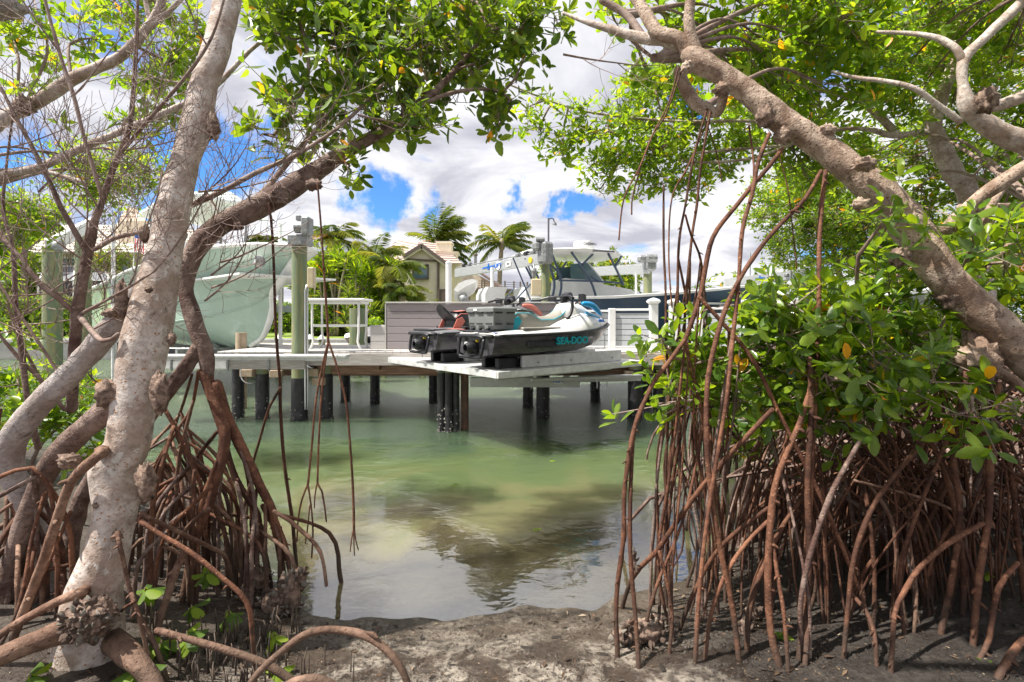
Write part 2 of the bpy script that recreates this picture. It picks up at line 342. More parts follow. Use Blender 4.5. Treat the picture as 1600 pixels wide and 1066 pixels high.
t.links.new(maprange(t, mth(t, 'ADD', a1.outputs[0], mth(t, 'MULTIPLY', s_.outputs[2], 1.2)), .46, .76, .06, .55), b.inputs['Roughness'])
bp = N(t, 'ShaderNodeBump'); bp.inputs['Distance'].default_value = .02; t.links.new(mth(t, 'ADD', a2.outputs[0], mth(t, 'MULTIPLY', a3.outputs[0], .4)), bp.inputs['Height']); t.links.new(bp.outputs[0], b.inputs['Normal'])
MUD = m
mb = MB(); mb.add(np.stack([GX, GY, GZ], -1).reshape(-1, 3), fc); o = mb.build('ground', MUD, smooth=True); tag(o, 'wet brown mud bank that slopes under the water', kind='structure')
# water
m = bpy.data.materials.new('canal_water'); m.use_nodes = True; t = m.node_tree; t.nodes.remove(t.nodes['Principled BSDF'])
g = N(t, 'ShaderNodeNewGeometry'); v = g.outputs['Position']; s_ = N(t, 'ShaderNodeSeparateXYZ'); t.links.new(v, s_.inputs[0])
mp = N(t, 'ShaderNodeMapping'); mp.inputs['Scale'].default_value = (1, 1.5, 1); t.links.new(v, mp.inputs[0])
w1 = noisen(t, mp.outputs[0], 3.1, 3, .55, .4); w2 = noisen(t, mp.outputs[0], 19, 4, .6, .4); w3 = noisen(t, mp.outputs[0], .9, 3, .5, .6)
yy = mth(t, 'ADD', s_.outputs[1], maprange(t, w3.outputs[0], .2, .8, -1.1, 1.1))
rough = maprange(t, yy, 7.2, 8.8, .05, 1.)
hgt = mth(t, 'ADD', mth(t, 'MULTIPLY', w1.outputs[0], .5), mth(t, 'MULTIPLY', w2.outputs[0], mth(t, 'MULTIPLY', rough, .6)))
hgt = mth(t, 'MULTIPLY', hgt, maprange(t, yy, 5.6, 9.0, .10, .55))
bp = N(t, 'ShaderNodeBump'); bp.inputs['Distance'].default_value = .11; bp.inputs['Strength'].default_value = 1; t.links.new(hgt, bp.inputs['Height'])
bd = noisen(t, v, .7, 4, .55, .8)
yb = mth(t, 'ADD', s_.outputs[1], maprange(t, bd.outputs[0], .25, .75, -.9, .9))
c = mixc(t, maprange(t, yb, 4.2, 6.6), (.235, .205, .105), (.11, .15, .062)); c = mixc(t, maprange(t, yb, 6.4, 8.6), c, (.062, .10, .058)); c = mixc(t, maprange(t, yb, 9, 12), c, (.11, .15, .08))
df = N(t, 'ShaderNodeSubsurfaceScattering', falloff='BURLEY'); df.inputs['Scale'].default_value = 1; df.inputs['Radius'].default_value = (.9, .9, .8); t.links.new(c, df.inputs[0]); t.links.new(bp.outputs[0], df.inputs['Normal'])
tp = N(t, 'ShaderNodeBsdfTransparent'); tp.inputs[0].default_value = (.86, .80, .58, 1)
mA = N(t, 'ShaderNodeMixShader'); t.links.new(maprange(t, yb, 4.0, 5.3, .38, .97), mA.inputs[0]); t.links.new(tp.outputs[0], mA.inputs[1]); t.links.new(df.outputs[0], mA.inputs[2])
gl = N(t, 'ShaderNodeBsdfGlossy'); gl.inputs['Roughness'].default_value = .02; t.links.new(bp.outputs[0], gl.inputs['Normal'])
fr = N(t, 'ShaderNodeFresnel'); ior = mth(t, 'ADD', maprange(t, yb, 4.0, 5.6, 4.6, 1.9), maprange(t, yb, 7.6, 9.2, 0., 2.0)); t.links.new(ior, fr.inputs['IOR']); t.links.new(bp.outputs[0], fr.inputs['Normal'])  # boosted by position, near shore and far out, to whiten the sky reflection
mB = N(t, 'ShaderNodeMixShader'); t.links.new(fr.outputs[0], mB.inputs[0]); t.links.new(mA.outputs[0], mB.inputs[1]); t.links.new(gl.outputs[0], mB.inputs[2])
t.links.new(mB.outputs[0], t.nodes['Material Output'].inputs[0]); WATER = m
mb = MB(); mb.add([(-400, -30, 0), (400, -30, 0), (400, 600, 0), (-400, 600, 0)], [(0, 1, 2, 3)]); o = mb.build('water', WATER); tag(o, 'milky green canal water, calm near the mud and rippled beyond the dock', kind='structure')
# far bank: land sheet to the horizon with a seawall in front
FB = 25.0
GRASS = mat('lawn', (.16, .24, .03), .9, scale=1.5, col2=(.25, .33, .05), bump=.02)
mb = MB(); mb.add([(-900, FB+.4, 1.0), (900, FB+.4, 1.0), (900, 2500, 1.0), (-900, 2500, 1.0), (900, FB+.4, -2), (-900, FB+.4, -2)], [(0, 1, 2, 3), (0, 5, 4, 1)]); tag(mb.build('lawn', GRASS), 'clipped green lawn on the far bank', kind='structure')
mb = MB(); mb.box((0, FB, -.42), (800, .5, 2.5)); sw = mb.build('sea_wall', CONC); tag(sw, 'grey concrete seawall along the far bank of the canal', 'seawall')
mb = MB(); mb.box((0, FB, .9), (800, .8, .16), bev=.02); cp = mb.build('coping', CONC, sw); 
# ================================================ DOCK
DZ = 1.30; DF = 9.72; DB = 12.3
dock = thing('dock', 'weathered wooden dock on black wrapped piles running across the canal', 'dock', (0, DF, 0))
pl = MB(); pl.box((0, 0, 0), (.138, DB-DF, .035), bev=.006); pm = pl.mesh('deck_plank', COMPS)
n = 0; x = X(345, DF)
while x < 7.2: place('deck_plank', pm, (x, (DF+DB)/2, DZ-.018), dock); x += .145
def beam(name, a, b, w, h, m, parent, label=None, bev=.006):
    "horizontal or sloping rectangular beam from a to b"
    a = Vector(a); b = Vector(b); d = b-a; mb = MB(); mb.box((a+b)/2, (d.length, w, h), math.atan2(d.y, d.x), bev, -math.atan2(d.z, math.hypot(d.x, d.y)))
    return mb.build(name, m, parent, label=label)
beam('fascia_board', (X(445, DF), DF-.02, DZ-.15), (X(660, DF), DF-.02, DZ-.15), .045, .225, DECKW, dock)
beam('fascia_board', (X(661, DF), DF-.02, DZ-.15), (X(930, DF), DF-.02, DZ-.15), .045, .225, DECKW, dock)
beam('fascia_board', (X(931, DF), DF-.02, DZ-.15), (7.2, DF-.02, DZ-.15), .045, .225, DECKW, dock)
beam('joist', (X(462, 9.95), 9.95, DZ-.36), (7.2, 9.95, DZ-.36), .07, .19, BROWNW, dock)
beam('joist', (X(395, 10.5), 10.5, DZ-.42), (7.2, 10.5, DZ-.42), .07, .24, BROWNW, dock)
beam('joist', (X(380, 11.9), 11.9, DZ-.4), (7.2, 11.9, DZ-.4), .07, .24, BROWNW, dock)
for px in (388, 440, 500, 590, 700, 850, 985, 1040, 1120):
    beam('cross_beam', (X(px, 9.85), 9.80, DZ-.30), (X(px, 9.85), 12.1, DZ-.30), .1, .13, BROWNW, dock)
for px, py in ((386, 583), (432, 584), (488, 582), (498, 596), (985, 585)):
    p = P(px, py, 9.78); mb = MB(); mb.box(p, (.24, .1, .14), bev=.01); mb.build('end_block', CAPW, dock)
def pile(parent, x, y, r, top, wrap=True, wz=.80, mtop=TREAT, name='pile'):
    mb = MB(); pts = [(x, y, z) for z in (-1.7, -.2, wz, (wz+top)/2, top)]
    mb.tube(pts, [r*1.02, r*1.01, r, r*.985, r*.97], 14); o = mb.build(name, mtop, parent, smooth=.7)
    if wrap:
        mb = MB(); mb.tube([(x, y, -1.6), (x, y, .3), (x, y, wz)], r*1.06, 14); mb.build('pile_wrap', BLACKW, o, smooth=.7)
        mb = MB(); rr = random.Random(int(x*997)); 
        for k in range(26):
            a = rr.uniform(0, 2*pi); z = rr.uniform(0, 1)**2*.42; q = Vector((x+cos(a)*r*1.05, y+sin(a)*r*1.05, z))
            mb.lathe(q, [(.018, -.004), (.016, .01), (.006, .018)], 5, (cos(a), sin(a), .2))
        tag(mb.build('barnacle', BARN, o), kind='stuff')
    return o
for px, d, w, top in ((372, 9.95, 17, 1.02), (410, 9.9, 19, 1.18), (510, 9.95, 19, 1.16), (848, 9.95, 19, 1.0), (992, 9.85, 21, 1.05), (1030, 9.95, 18, 1.05), (1110, 9.9, 19, 1.05),
                      (540, 11.9, 14, 1.0), (586, 11.6, 14, 1.0), (677, 11.7, 13, 1.0), (825, 11.2, 15, 1.0), (1011, 11.5, 15, 1.0), (930, 11.9, 14, 1.0)):
    pile(dock, X(px, d), d, w/2*d/F, top, wz=.86 if top > 1.1 else .95)
# PVC conduit loops under the deck
mb = MB(); pts, _ = path([P(376, 576, 9.7), P(377, 590, 9.7), P(384, 598, 9.7), P(396, 599, 9.8)], .03); mb.tube(pts, .012, 6)
pts, _ = path([P(476, 560, 9.6), P(478, 570, 9.6), P(486, 575, 9.6), P(490, 574, 9.8)], .03); mb.tube(pts, .012, 6); mb.build('conduit', ALU, dock, smooth=True)
# planter-like bench wall of composite planks
BD = 10.55; bx0 = X(605, BD); bx1 = X(905, BD)
bench = thing('bench_wall', 'grey horizontal plank bench wall behind the two watercraft', 'bench', (bx0, BD, DZ))
hz = [DZ+.155*k for k in range(6)]
mb = MB(); mb.box((0, 0, 0), (bx1-bx0-.01, .03, .147), bev=.006); me = mb.mesh('plank', COMP)
for z in hz: place('plank', me, ((bx0+bx1)/2, BD, z+.078), bench)
mb = MB(); mb.box(((bx0+bx1)/2, BD+.12, DZ+.46), (bx1-bx0-.03, .18, .9)); mb.build('core', COMPS, bench)
mb = MB(); mb.box(((bx0+bx1)/2, BD+.1, DZ+.955), (bx1-bx0+.06, .30, .03), bev=.006); mb.build('cap_board', COMPS, bench)
mb = MB(); mb.prism([(BD-.01, DZ), (BD-.01, DZ+.93), (BD+.10, DZ+.93), (BD+.14, DZ+.46), (BD+.62, DZ+.44), (BD+.62, DZ)], bx0-.045, bx0-.018, 'x'); mb.build('end_panel', COMPS, bench)
mb = MB(); mb.box((0, 0, 0), (.30, .022, .147), bev=.004); me = mb.mesh('plank', COMPS)
for z in hz[:3]: place('plank', me, (bx0-.20, BD+.02, z+.078), bench)
mb = MB(); mb.box((bx0-.20, BD+.3, DZ+.47), (.34, .56, .03), bev=.005); mb.build('seat', COMPS, bench)
# white post fence with grey slats
fen = thing('slat_fence', 'white post fence with pale grey slats on the dock beside the navy boat', 'fence', (X(960, 10.7), 10.7, DZ))
FA = [(885, 11.0, 482, 0), (956, 10.9, 482, 0), (1021, 10.7, 476, 1), (1052, 11.3, 477, 1), (1097, 11.0, 480, 0), (1165, 10.7, 468, 0), (1240, 10.6, 466, 0)]
for i, (px, d, py, cap) in enumerate(FA):
    w = .16 if cap else .14; zt = Z(py, d); mb = MB(); mb.box((X(px, d), d, (DZ+zt)/2-.35), (w, w, zt-DZ+.7), bev=.01); o = mb.build('fence_post', WHITEV, fen)
    if cap:
        mb = MB(); x_ = X(px, d); q = w/2
        for (k, za, zb) in ((1.05, 0, .02), (1.5, .05, .08), (1.35, .08, .10)): mb.box((x_, d, zt+(za+zb)/2), (w*k, w*k, zb-za), bev=.006)
        mb.loft([[(x_-a, d-a, zt+z), (x_+a, d-a, zt+z), (x_+a, d+a, zt+z), (x_-a, d+a, zt+z)] for a, z in ((q*1.05, .02), (q*1.5, .05))], closed=True)
        mb.loft([[(x_-a, d-a, zt+z), (x_+a, d-a, zt+z), (x_+a, d+a, zt+z), (x_-a, d+a, zt+z)] for a, z in ((q*1.3, .10), (q*.2, .14))], closed=True)
        mb.build('post_cap', WHITEV, o)
for i in range(len(FA)-1):
    (p0, d0, y0, _), (p1, d1, y1, _) = FA[i], FA[i+1]
    if i == 2: continue
    if i == 3: p0, d0 = 1052, 11.3
    a = Vector((X(p0, d0), d0+.02, 0)); b = Vector((X(p1, d1), d1+.02, 0)); zt = min(Z(y0, d0), Z(y1, d1)) if i > 0 else Z(484, 11)
    beam('top_rail', a+Vector((0, 0, zt-.03)), b+Vector((0, 0, zt-.03)), .06, .045, WHITEV, fen)
    k = 0; z = DZ+.05
    while z < zt-.14: beam('slat', a+Vector((0, .01, z+.05)), b+Vector((0, .01, z+.05)), .02, .105, GREYP, fen, bev=0); z += .118
# high white bar table
T0 = 10.5; xa, xb = X(481, T0), X(566, T0); zt = Z(466, T0)
tb = thing('bar_table', 'white aluminium bar table standing on the deck beside the green lift pile', 'table', ((xa+xb)/2, T0, DZ))
mb = MB(); mb.box(((xa+xb)/2, T0+.3, zt-.03), (xb-xa+.1, .7, .05), bev=.012); mb.build('table_top', WHITE, tb)
mb = MB(); mb.box(((xa+xb)/2, T0+.3, zt-.085), (xb-xa-.05, .6, .05), bev=.005); mb.build('apron', WHITE, tb)
mb = MB(); mb.box(((xa+xb)/2, T0+.3, DZ+.48), (xb-xa-.1, .5, .05), bev=.005); mb.build('foot_shelf', WHITE, tb)
for sx in (0, 1):
    for sy in (0, 1):
        x0 = xa+.08 if sx == 0 else xb-.08; y0 = T0+.02+sy*.55; mb = MB(); sg = -1 if sx == 0 else 1
        pts, _ = path([(x0, y0, zt-.06), (x0, y0, DZ+.35), (x0-sg*.02, y0, DZ+.15), (x0+sg*.04, y0, DZ+.0)], .08); mb.tube(pts, .024, 8); mb.build('leg', WHITE, tb, smooth=True)
for px in (522, 532):
    pass
# tall lift pile with motor
lp = thing('lift_pile', 'tall greenish round lift pile with grey motor head beside the bar table', 'boat lift', (X(468, 9.7), 9.74, 0))
pile(lp, X(468, 9.74), 9.74, .142, Z(382, 9.74), wz=.80)
zt = Z(384, 9.74)
mb = MB(); mb.box((X(470, 9.74), 9.72, zt+.09), (.36, .34, .2), bev=.02); mb.build('pile_cap', GALV, lp)
mo = MB(); mo.cyl((X(462, 9.6), 9.6, zt+.32), (X(486, 9.6), 9.6, zt+.32), .11, 14); mo.box((X(480, 9.6), 9.6, zt+.34), (.16, .26, .34), bev=.03); mo.box((X(466, 9.6), 9.62, zt+.5), (.08, .1, .1), bev=.01); mo.build('motor', GALV, lp, smooth=.6)
mb = MB(); mb.box(P(487, 434, 9.6), (.12, .14, .38), bev=.015); mb.build('switch_box', BEIGE, lp)
for dx, r in ((9, .02), (13, .012)):
    mb = MB(); pts, _ = path([P(468+dx, 640, 9.62), P(468+dx, 500, 9.62), P(468+dx, 455, 9.62), P(468+dx+3, 445, 9.6)], .3); mb.tube(pts, r, 8); mb.build('conduit', ALU, lp, smooth=True)
# aluminium beam of the left lift
lb = thing('lift_catwalk', 'pale aluminium catwalk beam running left from the tall pile', 'lift beam', (X(330, 9.5), 9.5, 1.1))
beam('top_flange', P(235, 556, 9.4), P(545, 556, 9.4), .22, .05, ALUP, lb); beam('web', P(235, 562, 9.42), P(545, 561, 9.42), .03, .07, ALUP, lb)
beam('lower_beam', P(357, 570, 9.45), P(478, 570, 9.45), .12, .16, DECKW, lb); beam('lower_beam', P(235, 570, 9.6), P(356, 570, 9.6), .1, .15, ALUP, lb)
for px in (268, 356, 420): mb = MB(); mb.box(P(px, 571, 9.38), (.03, .03, .2)); mb.build('bracket', GALV, lb)
for px in (527, 541): mb = MB(); mb.lathe(P(px, 556, 9.27), [(.012, -.01), (.012, .01)], 8, (0, 1, 0)); mb.build('bolt', BLACKP, lb)
# ================================================ WATERCRAFT LIFT PLATFORM
U = Vector((.78, .626, 0)); V = Vector((-.634, .774, 0)); C0 = Vector((-.184, 7.0, 0)); PZ = 1.19
ang = math.atan2(U.y, U.x)
plat = thing('lift_platform', 'square aluminium lift platform under the two personal watercraft', 'platform', C0+Vector((0, 0, PZ)))
plw, pll = 3.36, 3.19
Mx = Matrix.Translation(C0+Vector((0, 0, PZ))) @ Matrix.Rotation(ang, 4, 'Z')
for k in range(11):
    w = plw/11; mb = MB(Mx); mb.box((pll/2, w*(k+.5), -.045), (pll, w-.006, .088), bev=.006); mb.build('platform_plank', ALUP, plat)
for v0 in (-.02, plw+.02): mb = MB(Mx); mb.box((pll/2, v0, -.045), (pll+.06, .03, .094), bev=.004); mb.build('edge_rail', ALUP, plat)
mb = MB(Mx); mb.box((-.02, plw/2, -.045), (.03, plw, .094), bev=.004); mb.build('edge_rail', ALUP, plat)
for v0 in (.8, 2.5): mb = MB(Mx); mb.box((pll/2+.3, v0, -.16), (pll-.5, .1, .13), bev=.01); mb.build('bearer', ALU, plat)
# support frame and pile cluster
sf = thing('lift_support', 'aluminium lift frame and black pile cluster holding up the platform', 'boat lift', (X(705, 8.9), 8.9, 0))
for px, d, r in ((690, 8.75, .062), (701, 8.7, .062), (712, 8.75, .062)):
    o = pile(sf, X(px, d), d, r, 1.02, wz=1.0)
mb = MB(); mb.tube([(X(726, 8.9), 8.9, -1.7), (X(726, 8.9), 8.9, 1.02)], .07, 12); mb.build('pile', mat('rusty_pile', (.07, .04, .03), .8, scale=6, col2=(.16, .09, .06), bump=.004), sf, smooth=.7)
mb = MB(); mb.box((X(706, 8.85), 8.85, 1.05), (.5, .3, .05), bev=.01); mb.build('cap_plate', ALU, sf)
beam('cross_beam', P(735, 597, 9.1), P(905, 598, 9.5), .12, .17, ALU, sf); beam('cross_beam', P(905, 592, 9.4), P(1000, 590, 9.65), .10, .12, ALU, sf)
beam('cross_beam', P(830, 594, 8.9), P(1003, 588, 9.45), .08, .06, ALU, sf)
mb = MB(); mb.box(P(872, 596, 9.30), (.17, .012, .09), rz=.1); lbx = mb.build('badge', WPR, sf)
text('1-LIFT', P(872, 596, 9.28), .075, BLUEP, lbx, (pi/2, 0, .1))
for px in (830, 933, 948): mb = MB(); mb.cyl(P(px, 586, 9.3), P(px, 607, 9.3), .012, 8); mb.build('hanger_bolt', ALU, sf)
# aluminium bunk in front of each ski
def bunk(a, gr, label):
    o = thing('bunk', label, 'bunk', C0+V*a+Vector((0, 0, PZ)), 'bunks under the watercraft')
    M = Matrix.Translation(C0+V*a+Vector((0, 0, PZ))) @ Matrix.Rotation(ang, 4, 'Z')
    mb = MB(M); mb.box((1.72, -.30, .095), (2.25, .05, .18), bev=.006); mb.build('side_plate', ALUP, o)
    mb = MB(M); mb.box((1.72, .30, .095), (2.25, .05, .18), bev=.006); mb.build('side_plate', ALUP, o)
    for x0 in (.9, 1.6, 2.6): mb = MB(M); mb.cyl((x0, -.335, .07), (x0, -.32, .07), .014, 8); mb.build('bolt', GALV, o)
    for y0 in (-.17, .17): mb = MB(M); mb.box((.42, y0, .08), (.36, .1, .155), bev=.01); mb.build('carpet_pad', BLACKP, o)
    mb = MB(M); mb.box((1.7, 0, .05), (1.9, .3, .08), bev=.01); mb.build('keel_rest', BLACKP, o)
bunk(.52, 0, 'aluminium bunk under the white and teal watercraft'); bunk(2.02, 0, 'aluminium bunk under the red and black watercraft')
# ================================================ PERSONAL WATERCRAFT
def skicraft(a, white, label):
    base = C0+V*a+U*(-.02)+Vector((0, 0, PZ+.10)); o = thing('personal_watercraft', label, 'jet ski', base, 'personal watercraft on the lift platform')
    M = Matrix.Translation(base) @ Matrix.Rotation(ang, 4, 'Z') @ Matrix.Scale(.945, 4)
    L = 2.98
    # hull stations: x, half beam at gunwale, gunwale z, chine half beam, chine z, keel z
    st = [(0, .50, .40, .44, .14, .06), (.12, .56, .41, .50, .14, .05), (.8, .60, .42, .52, .15, .05), (1.6, .59, .44, .49, .17, .06), (2.2, .50, .48, .36, .21, .10), (2.6, .36, .52, .20, .28, .18), (2.85, .19, .555, .09, .38, .30), (L, .05, .58, .03, .50, .46)]
    secs = []
    for x, w, zg, cw, cz, kz in st:
        h = [(0, kz), (cw*.5, kz+(cz-kz)*.45), (cw, cz), (cw*.55+w*.45+.01, cz*.5+zg*.5-.02), (w, zg-.03), (w, zg)]
        secs.append([(x, -y, z) for y, z in h[::-1]]+[(x, y, z) for y, z in h[1:]])
    hull = MB(M).loft(secs).build('hull', DGREY if True else MGREY, o, smooth=.6, recalc=True)
    # side decal strip lighter at bow
    # bond rail
    mb = MB(M)
    for s in (-1, 1): mb.tube([(x, s*(w+.012), zg) for x, w, zg, *_ in st], .024, 8)
    mb.tube([(-.02, -.48, .40), (-.03, 0, .405), (-.02, .48, .40)], .03, 8); mb.build('bumper_rail', BLACKP, o, smooth=True)
    # deck shell
    top = [(0, .47, .43, .30, .45), (.25, .55, .46, .34, .47), (.75, .57, .47, .32, .50), (1.35, .57, .49, .40, .52), (1.75, .56, .52, .36, .66), (2.05, .50, .56, .30, .76), (2.35, .40, .58, .24, .74), (2.65, .26, .60, .16, .69), (2.85, .15, .61, .08, .65), (L-.01, .04, .60, .02, .61)]
    secs = []
    for x, w, z, w2, z2 in top:
        zg = np.interp(x, [q[0] for q in st], [q[2] for q in st])+.012; h = [(w, zg), (w*.97, z-.02 if z-.02 > zg else zg+.01), ((w+w2)/2, (z+z2)/2+.015), (w2, z2), (w2*.5, z2+.02), (0, z2+.028)]
        secs.append([(x, -y, zz_) for y, zz_ in h]+[(x, y, zz_) for y, zz_ in h[:-1][::-1]])
    MB(M).loft(secs).build('deck_shell', SKIW if white else MGREY, o, smooth=.75, recalc=True)
    # front hood
    hs = [(1.72, .17, .70, .82), (1.86, .24, .66, .95), (2.0, .26, .66, .985), (2.2, .23, .67, .93), (2.5, .16, .66, .80), (2.75, .09, .64, .70)]
    secs = [[(x, -w, z0), (x, -w*.92, (z0*1+z1)/2), (x, -w*.6, z1-.03), (x, 0, z1), (x, w*.6, z1-.03), (x, w*.92, (z0+z1)/2), (x, w, z0)] for x, w, z0, z1 in hs]
    MB(M).loft(secs).build('hood', SKIW if white else MGREY, o, smooth=.8, recalc=True)
    for s in (-1, 1):
        mb = MB(M); mb.box((2.35, s*.27, .72), (.5, .03, .05), rz=-s*.22, bev=.01, ry=.22); mb.build('hood_trim', CYAN if white else CORAL, o)
    # teal fins behind the seat and blue bow fin
    mb = MB(M); pts, _ = path([(2.05, -.30, .93), (2.3, -.30, .90), (2.62, -.22, .74)], .08); mb.tube(pts, [.03+.025*sin(pi*i/(len(pts)-1)) for i in range(len(pts))], 8); mb.build('bow_fin', CYAN if white else CORAL, o, smooth=True)
    # seat: stepped saddle
    ss = [(.52, .10, .50, .52), (.56, .19, .47, .72), (.66, .21, .47, .80), (.95, .20, .47, .80), (1.08, .19, .47, .74), (1.2, .18, .48, .69), (1.5, .17, .50, .70), (1.68, .17, .52, .77), (1.80, .16, .55, .86), (1.86, .12, .6, .86)]
    secs = [[(x, -w*1.15, z0), (x, -w*1.1, (z0*.6+z1*.4)), (x, -w, z1-.06), (x, -w*.6, z1), (x, 0, z1+.012), (x, w*.6, z1), (x, w, z1-.06), (x, w*1.1, z0*.6+z1*.4), (x, w*1.15, z0)] for x, w, z0, z1 in ss]
    seat = MB(M).loft(secs).build('seat', SKIS if white else BLACKP, o, smooth=.9, recalc=True)
    mb = MB(M)
    for s in (-1, 1): mb.tube([(x, s*(w*1.01), z1-.045) for x, w, z0, z1 in ss[1:-1]], .008, 6)
    mb.build('piping', TEAL if white else CORAL, seat, smooth=True)
    mb = MB(M); mb.loft([[(x, -w, z), (x, 0, z+.012), (x, w, z)] for x, w, z in ((.6, .16, .795), (.8, .16, .815), (1.0, .15, .79), (1.15, .14, .725))], cap=False); mb.build('seat_insert', SKIW if white else CORAL, seat, smooth=True)
    for s in (-1, 1):
        mb = MB(M); mb.box((.95, s*.42, .515), (.8, .16, .035), rz=0, bev=.012); mb.build('footwell_mat', SKIS if white else BLACKP, o)
        mb = MB(M); mb.prism([(.45, .47), (.62, .49), (.72, .62), (.66, .70), (.55, .66)], s*.245, s*.26); mb.build('side_vent', TEAL if white else CORAL, o)
    # rear platform, grab handle, nozzle, step
    mb = MB(M); mb.box((.2, 0, .47), (.42, .72, .03), bev=.012); mb.build('swim_mat', BLACKP, o)
    mb = MB(M); pts, _ = path([(-.06, -.32, .36), (-.10, -.30, .12), (-.08, -.20, .08), (-.08, .20, .08), (-.10, .30, .12), (-.06, .32, .36), (-.08, .2, .40), (-.08, -.2, .40), (-.06, -.32, .36)], .05); mb.tube(pts, .026, 8); mb.build('boarding_frame', BLACKP, o, smooth=True)
    mb = MB(M); mb.lathe((-.13, 0, .22), [(.10, .16), (.11, .08), (.09, 0), (.06, -.05), (.055, -.05), (.05, .04)], 14, (1, 0, 0)); mb.build('jet_nozzle', BLACKP, o, smooth=.6)
    mb = MB(M); mb.box((-.06, .08, .27), (.05, .18, .07), bev=.01); mb.build('stern_plate', WPR if white else GALV, o)
    mb = MB(M); mb.lathe((-.04, -.12, .33), [(.02, -.02), (.02, .02)], 8, (1, 0, 0)); mb.build('drain_plug', YELP, o)
    # handlebar column
    mb = MB(M); mb.tube([(1.92, 0, .93), (1.86, 0, 1.04)], [.07, .05], 10); mb.build('steering_column', BLACKP, o, smooth=.6)
    hb = MB(M); pts, _ = path([(1.74, -.36, 1.02), (1.84, -.18, 1.06), (1.87, 0, 1.05), (1.84, .18, 1.06), (1.74, .36, 1.02)], .05); hb.tube(pts, .017, 8); h = hb.build('handlebar', BLACKP, o, smooth=True)
    for s in (-1, 1):
        mb = MB(M); mb.cyl((1.79, s*.26, 1.045), (1.72, s*.40, 1.01), .026, 10); mb.build('grip', BLACKP, h, smooth=.6)
        mb = MB(M); mb.loft([[(1.95, s*.30, .98), (1.93, s*.44, .98), (1.93, s*.44, 1.09), (1.95, s*.30, 1.09)], [(2.03, s*.32, 1.0), (2.02, s*.42, 1.0), (2.02, s*.42, 1.07), (2.03, s*.32, 1.07)]], closed=True); mb.cyl((1.98, s*.2, .93), (1.98, s*.34, 1.0), .018, 6); mb.build('mirror', BLACKP, o, recalc=True)
    mb = MB(M); mb.box((1.98, 0, 1.06), (.14, .2, .13), bev=.03, ry=-.4); mb.build('gauge_pod', BLACKP, o)
    mb = MB(M); pts, _ = path([(1.84, -.26, .96), (1.82, -.28, .84), (1.76, -.285, .72), (1.70, -.27, .66)], .04); mb.tube(pts, [.03]*len(pts), 6); mb.build('strap', BLACKP, o, smooth=True)
    mb = MB(M); mb.tube([(2.86, -.02, .50), (2.96, -.02, .36), (2.98, .0, .12)], .008, 5); mb.build('bow_line', WHITE, o)
    # hull badges (dark recessed sponson and lettering)
    R = (pi/2, 0, ang)
    def loc(x, y, z): return M @ Vector((x, y, z))
    mb = MB(M); mb.box((.86, -.592, .27), (.62, .04, .10), bev=.018); mb.build('sponson', BLACKP, o)
    if white:
        y_ = -.60
        text('SEA-DOO', loc(1.50, -.605, .31), .150, TEAL, o, (pi/2+.12, 0, ang+.06), sx=1.1, ext=.012)
        text('FL 7060 SK', loc(2.40, -.43, .63), .062, BLUEP, o, (pi/2-.5, 0, ang+.42), ext=.008)
        mb = MB(M); mb.loft([[(.30, -.35, .487), (.62, -.50, .475)], [(.42, -.33, .492), (.80, -.46, .485)]], cap=False); mb.build('teal_stripe', TEAL, o)
        mb = MB(M); mb.box((.10, -.30, .452), (.10, .30, .012)); mb.build('blue_sticker', BLUEP, o)
        mb = MB(M); mb.box((.02, -.05, .452), (.08, .12, .012)); mb.build('white_sticker', WPR, o)
    else:
        mb = MB(M); mb.loft([[(.25, -.30, .492), (.45, -.52, .475)], [(.95, -.28, .50), (.95, -.44, .49)]], cap=False); mb.build('coral_stripe', CORAL, o)
        mb = MB(M); mb.loft([[(x, -w, z), (x, 0, z+.02), (x, w, z), (x, w*.9, z+.06), (x, 0, z+.09), (x, -w*.9, z+.06)] for x, w, z in ((.34, .12, .84), (.42, .18, .74), (.58, .2, .60), (.75, .16, .52))], closed=True); mb.build('backrest', BLACKP, o, smooth=.8, recalc=True)
    return M
M1 = skicraft(.53, True, 'white and teal personal watercraft with a grey storage box on its stern')
M2 = skicraft(2.03, False, 'red and black personal watercraft behind the white one')
# cargo box on the white ski
bxp = M1 @ Vector((.26, 0, .50)); cbx = thing('cargo_box', 'grey latched storage box strapped on the stern of the white watercraft', 'storage box', bxp)
mb = MB(M1); 
mb.loft([[(a, -b, z), (c_, -b, z), (c_, b, z), (a, b, z)] for a, c_, b, z in ((.12, .50, .31, .50), (.10, .52, .34, .77))], closed=True); mb.build('box_body', BOXG, cbx, recalc=True)
mb = MB(M1); mb.loft([[(a, -b, z), (c_, -b, z), (c_, b, z), (a, b, z)] for a, c_, b, z in ((.08, .54, .36, .77), (.08, .54, .36, .82), (.11, .51, .33, .845))], closed=True); mb.build('lid', BOXG, cbx, recalc=True)
for y0 in (-.24, 0., .24):
    for zz_ in (.585, .755): mb = MB(M1); mb.box((.088, y0, zz_), (.02, .15, .022), bev=.004); mb.build('latch', BLACKP, cbx)
for x0 in (.2, .42):
    for zz_ in (.585, .755): mb = MB(M1); mb.box((x0, -.342, zz_), (.13, .02, .022), bev=.004); mb.build('latch', BLACKP, cbx)
for y0 in (-.2, 0, .2): mb = MB(M1); mb.box((.1, y0, .50), (.05, .05, .05), bev=.01); mb.build('foot', BLACKP, cbx)
mb = MB(M1); mb.box((.075, .1, .80), (.006, .09, .03)); mb.build('maker_plate', WPR, cbx)
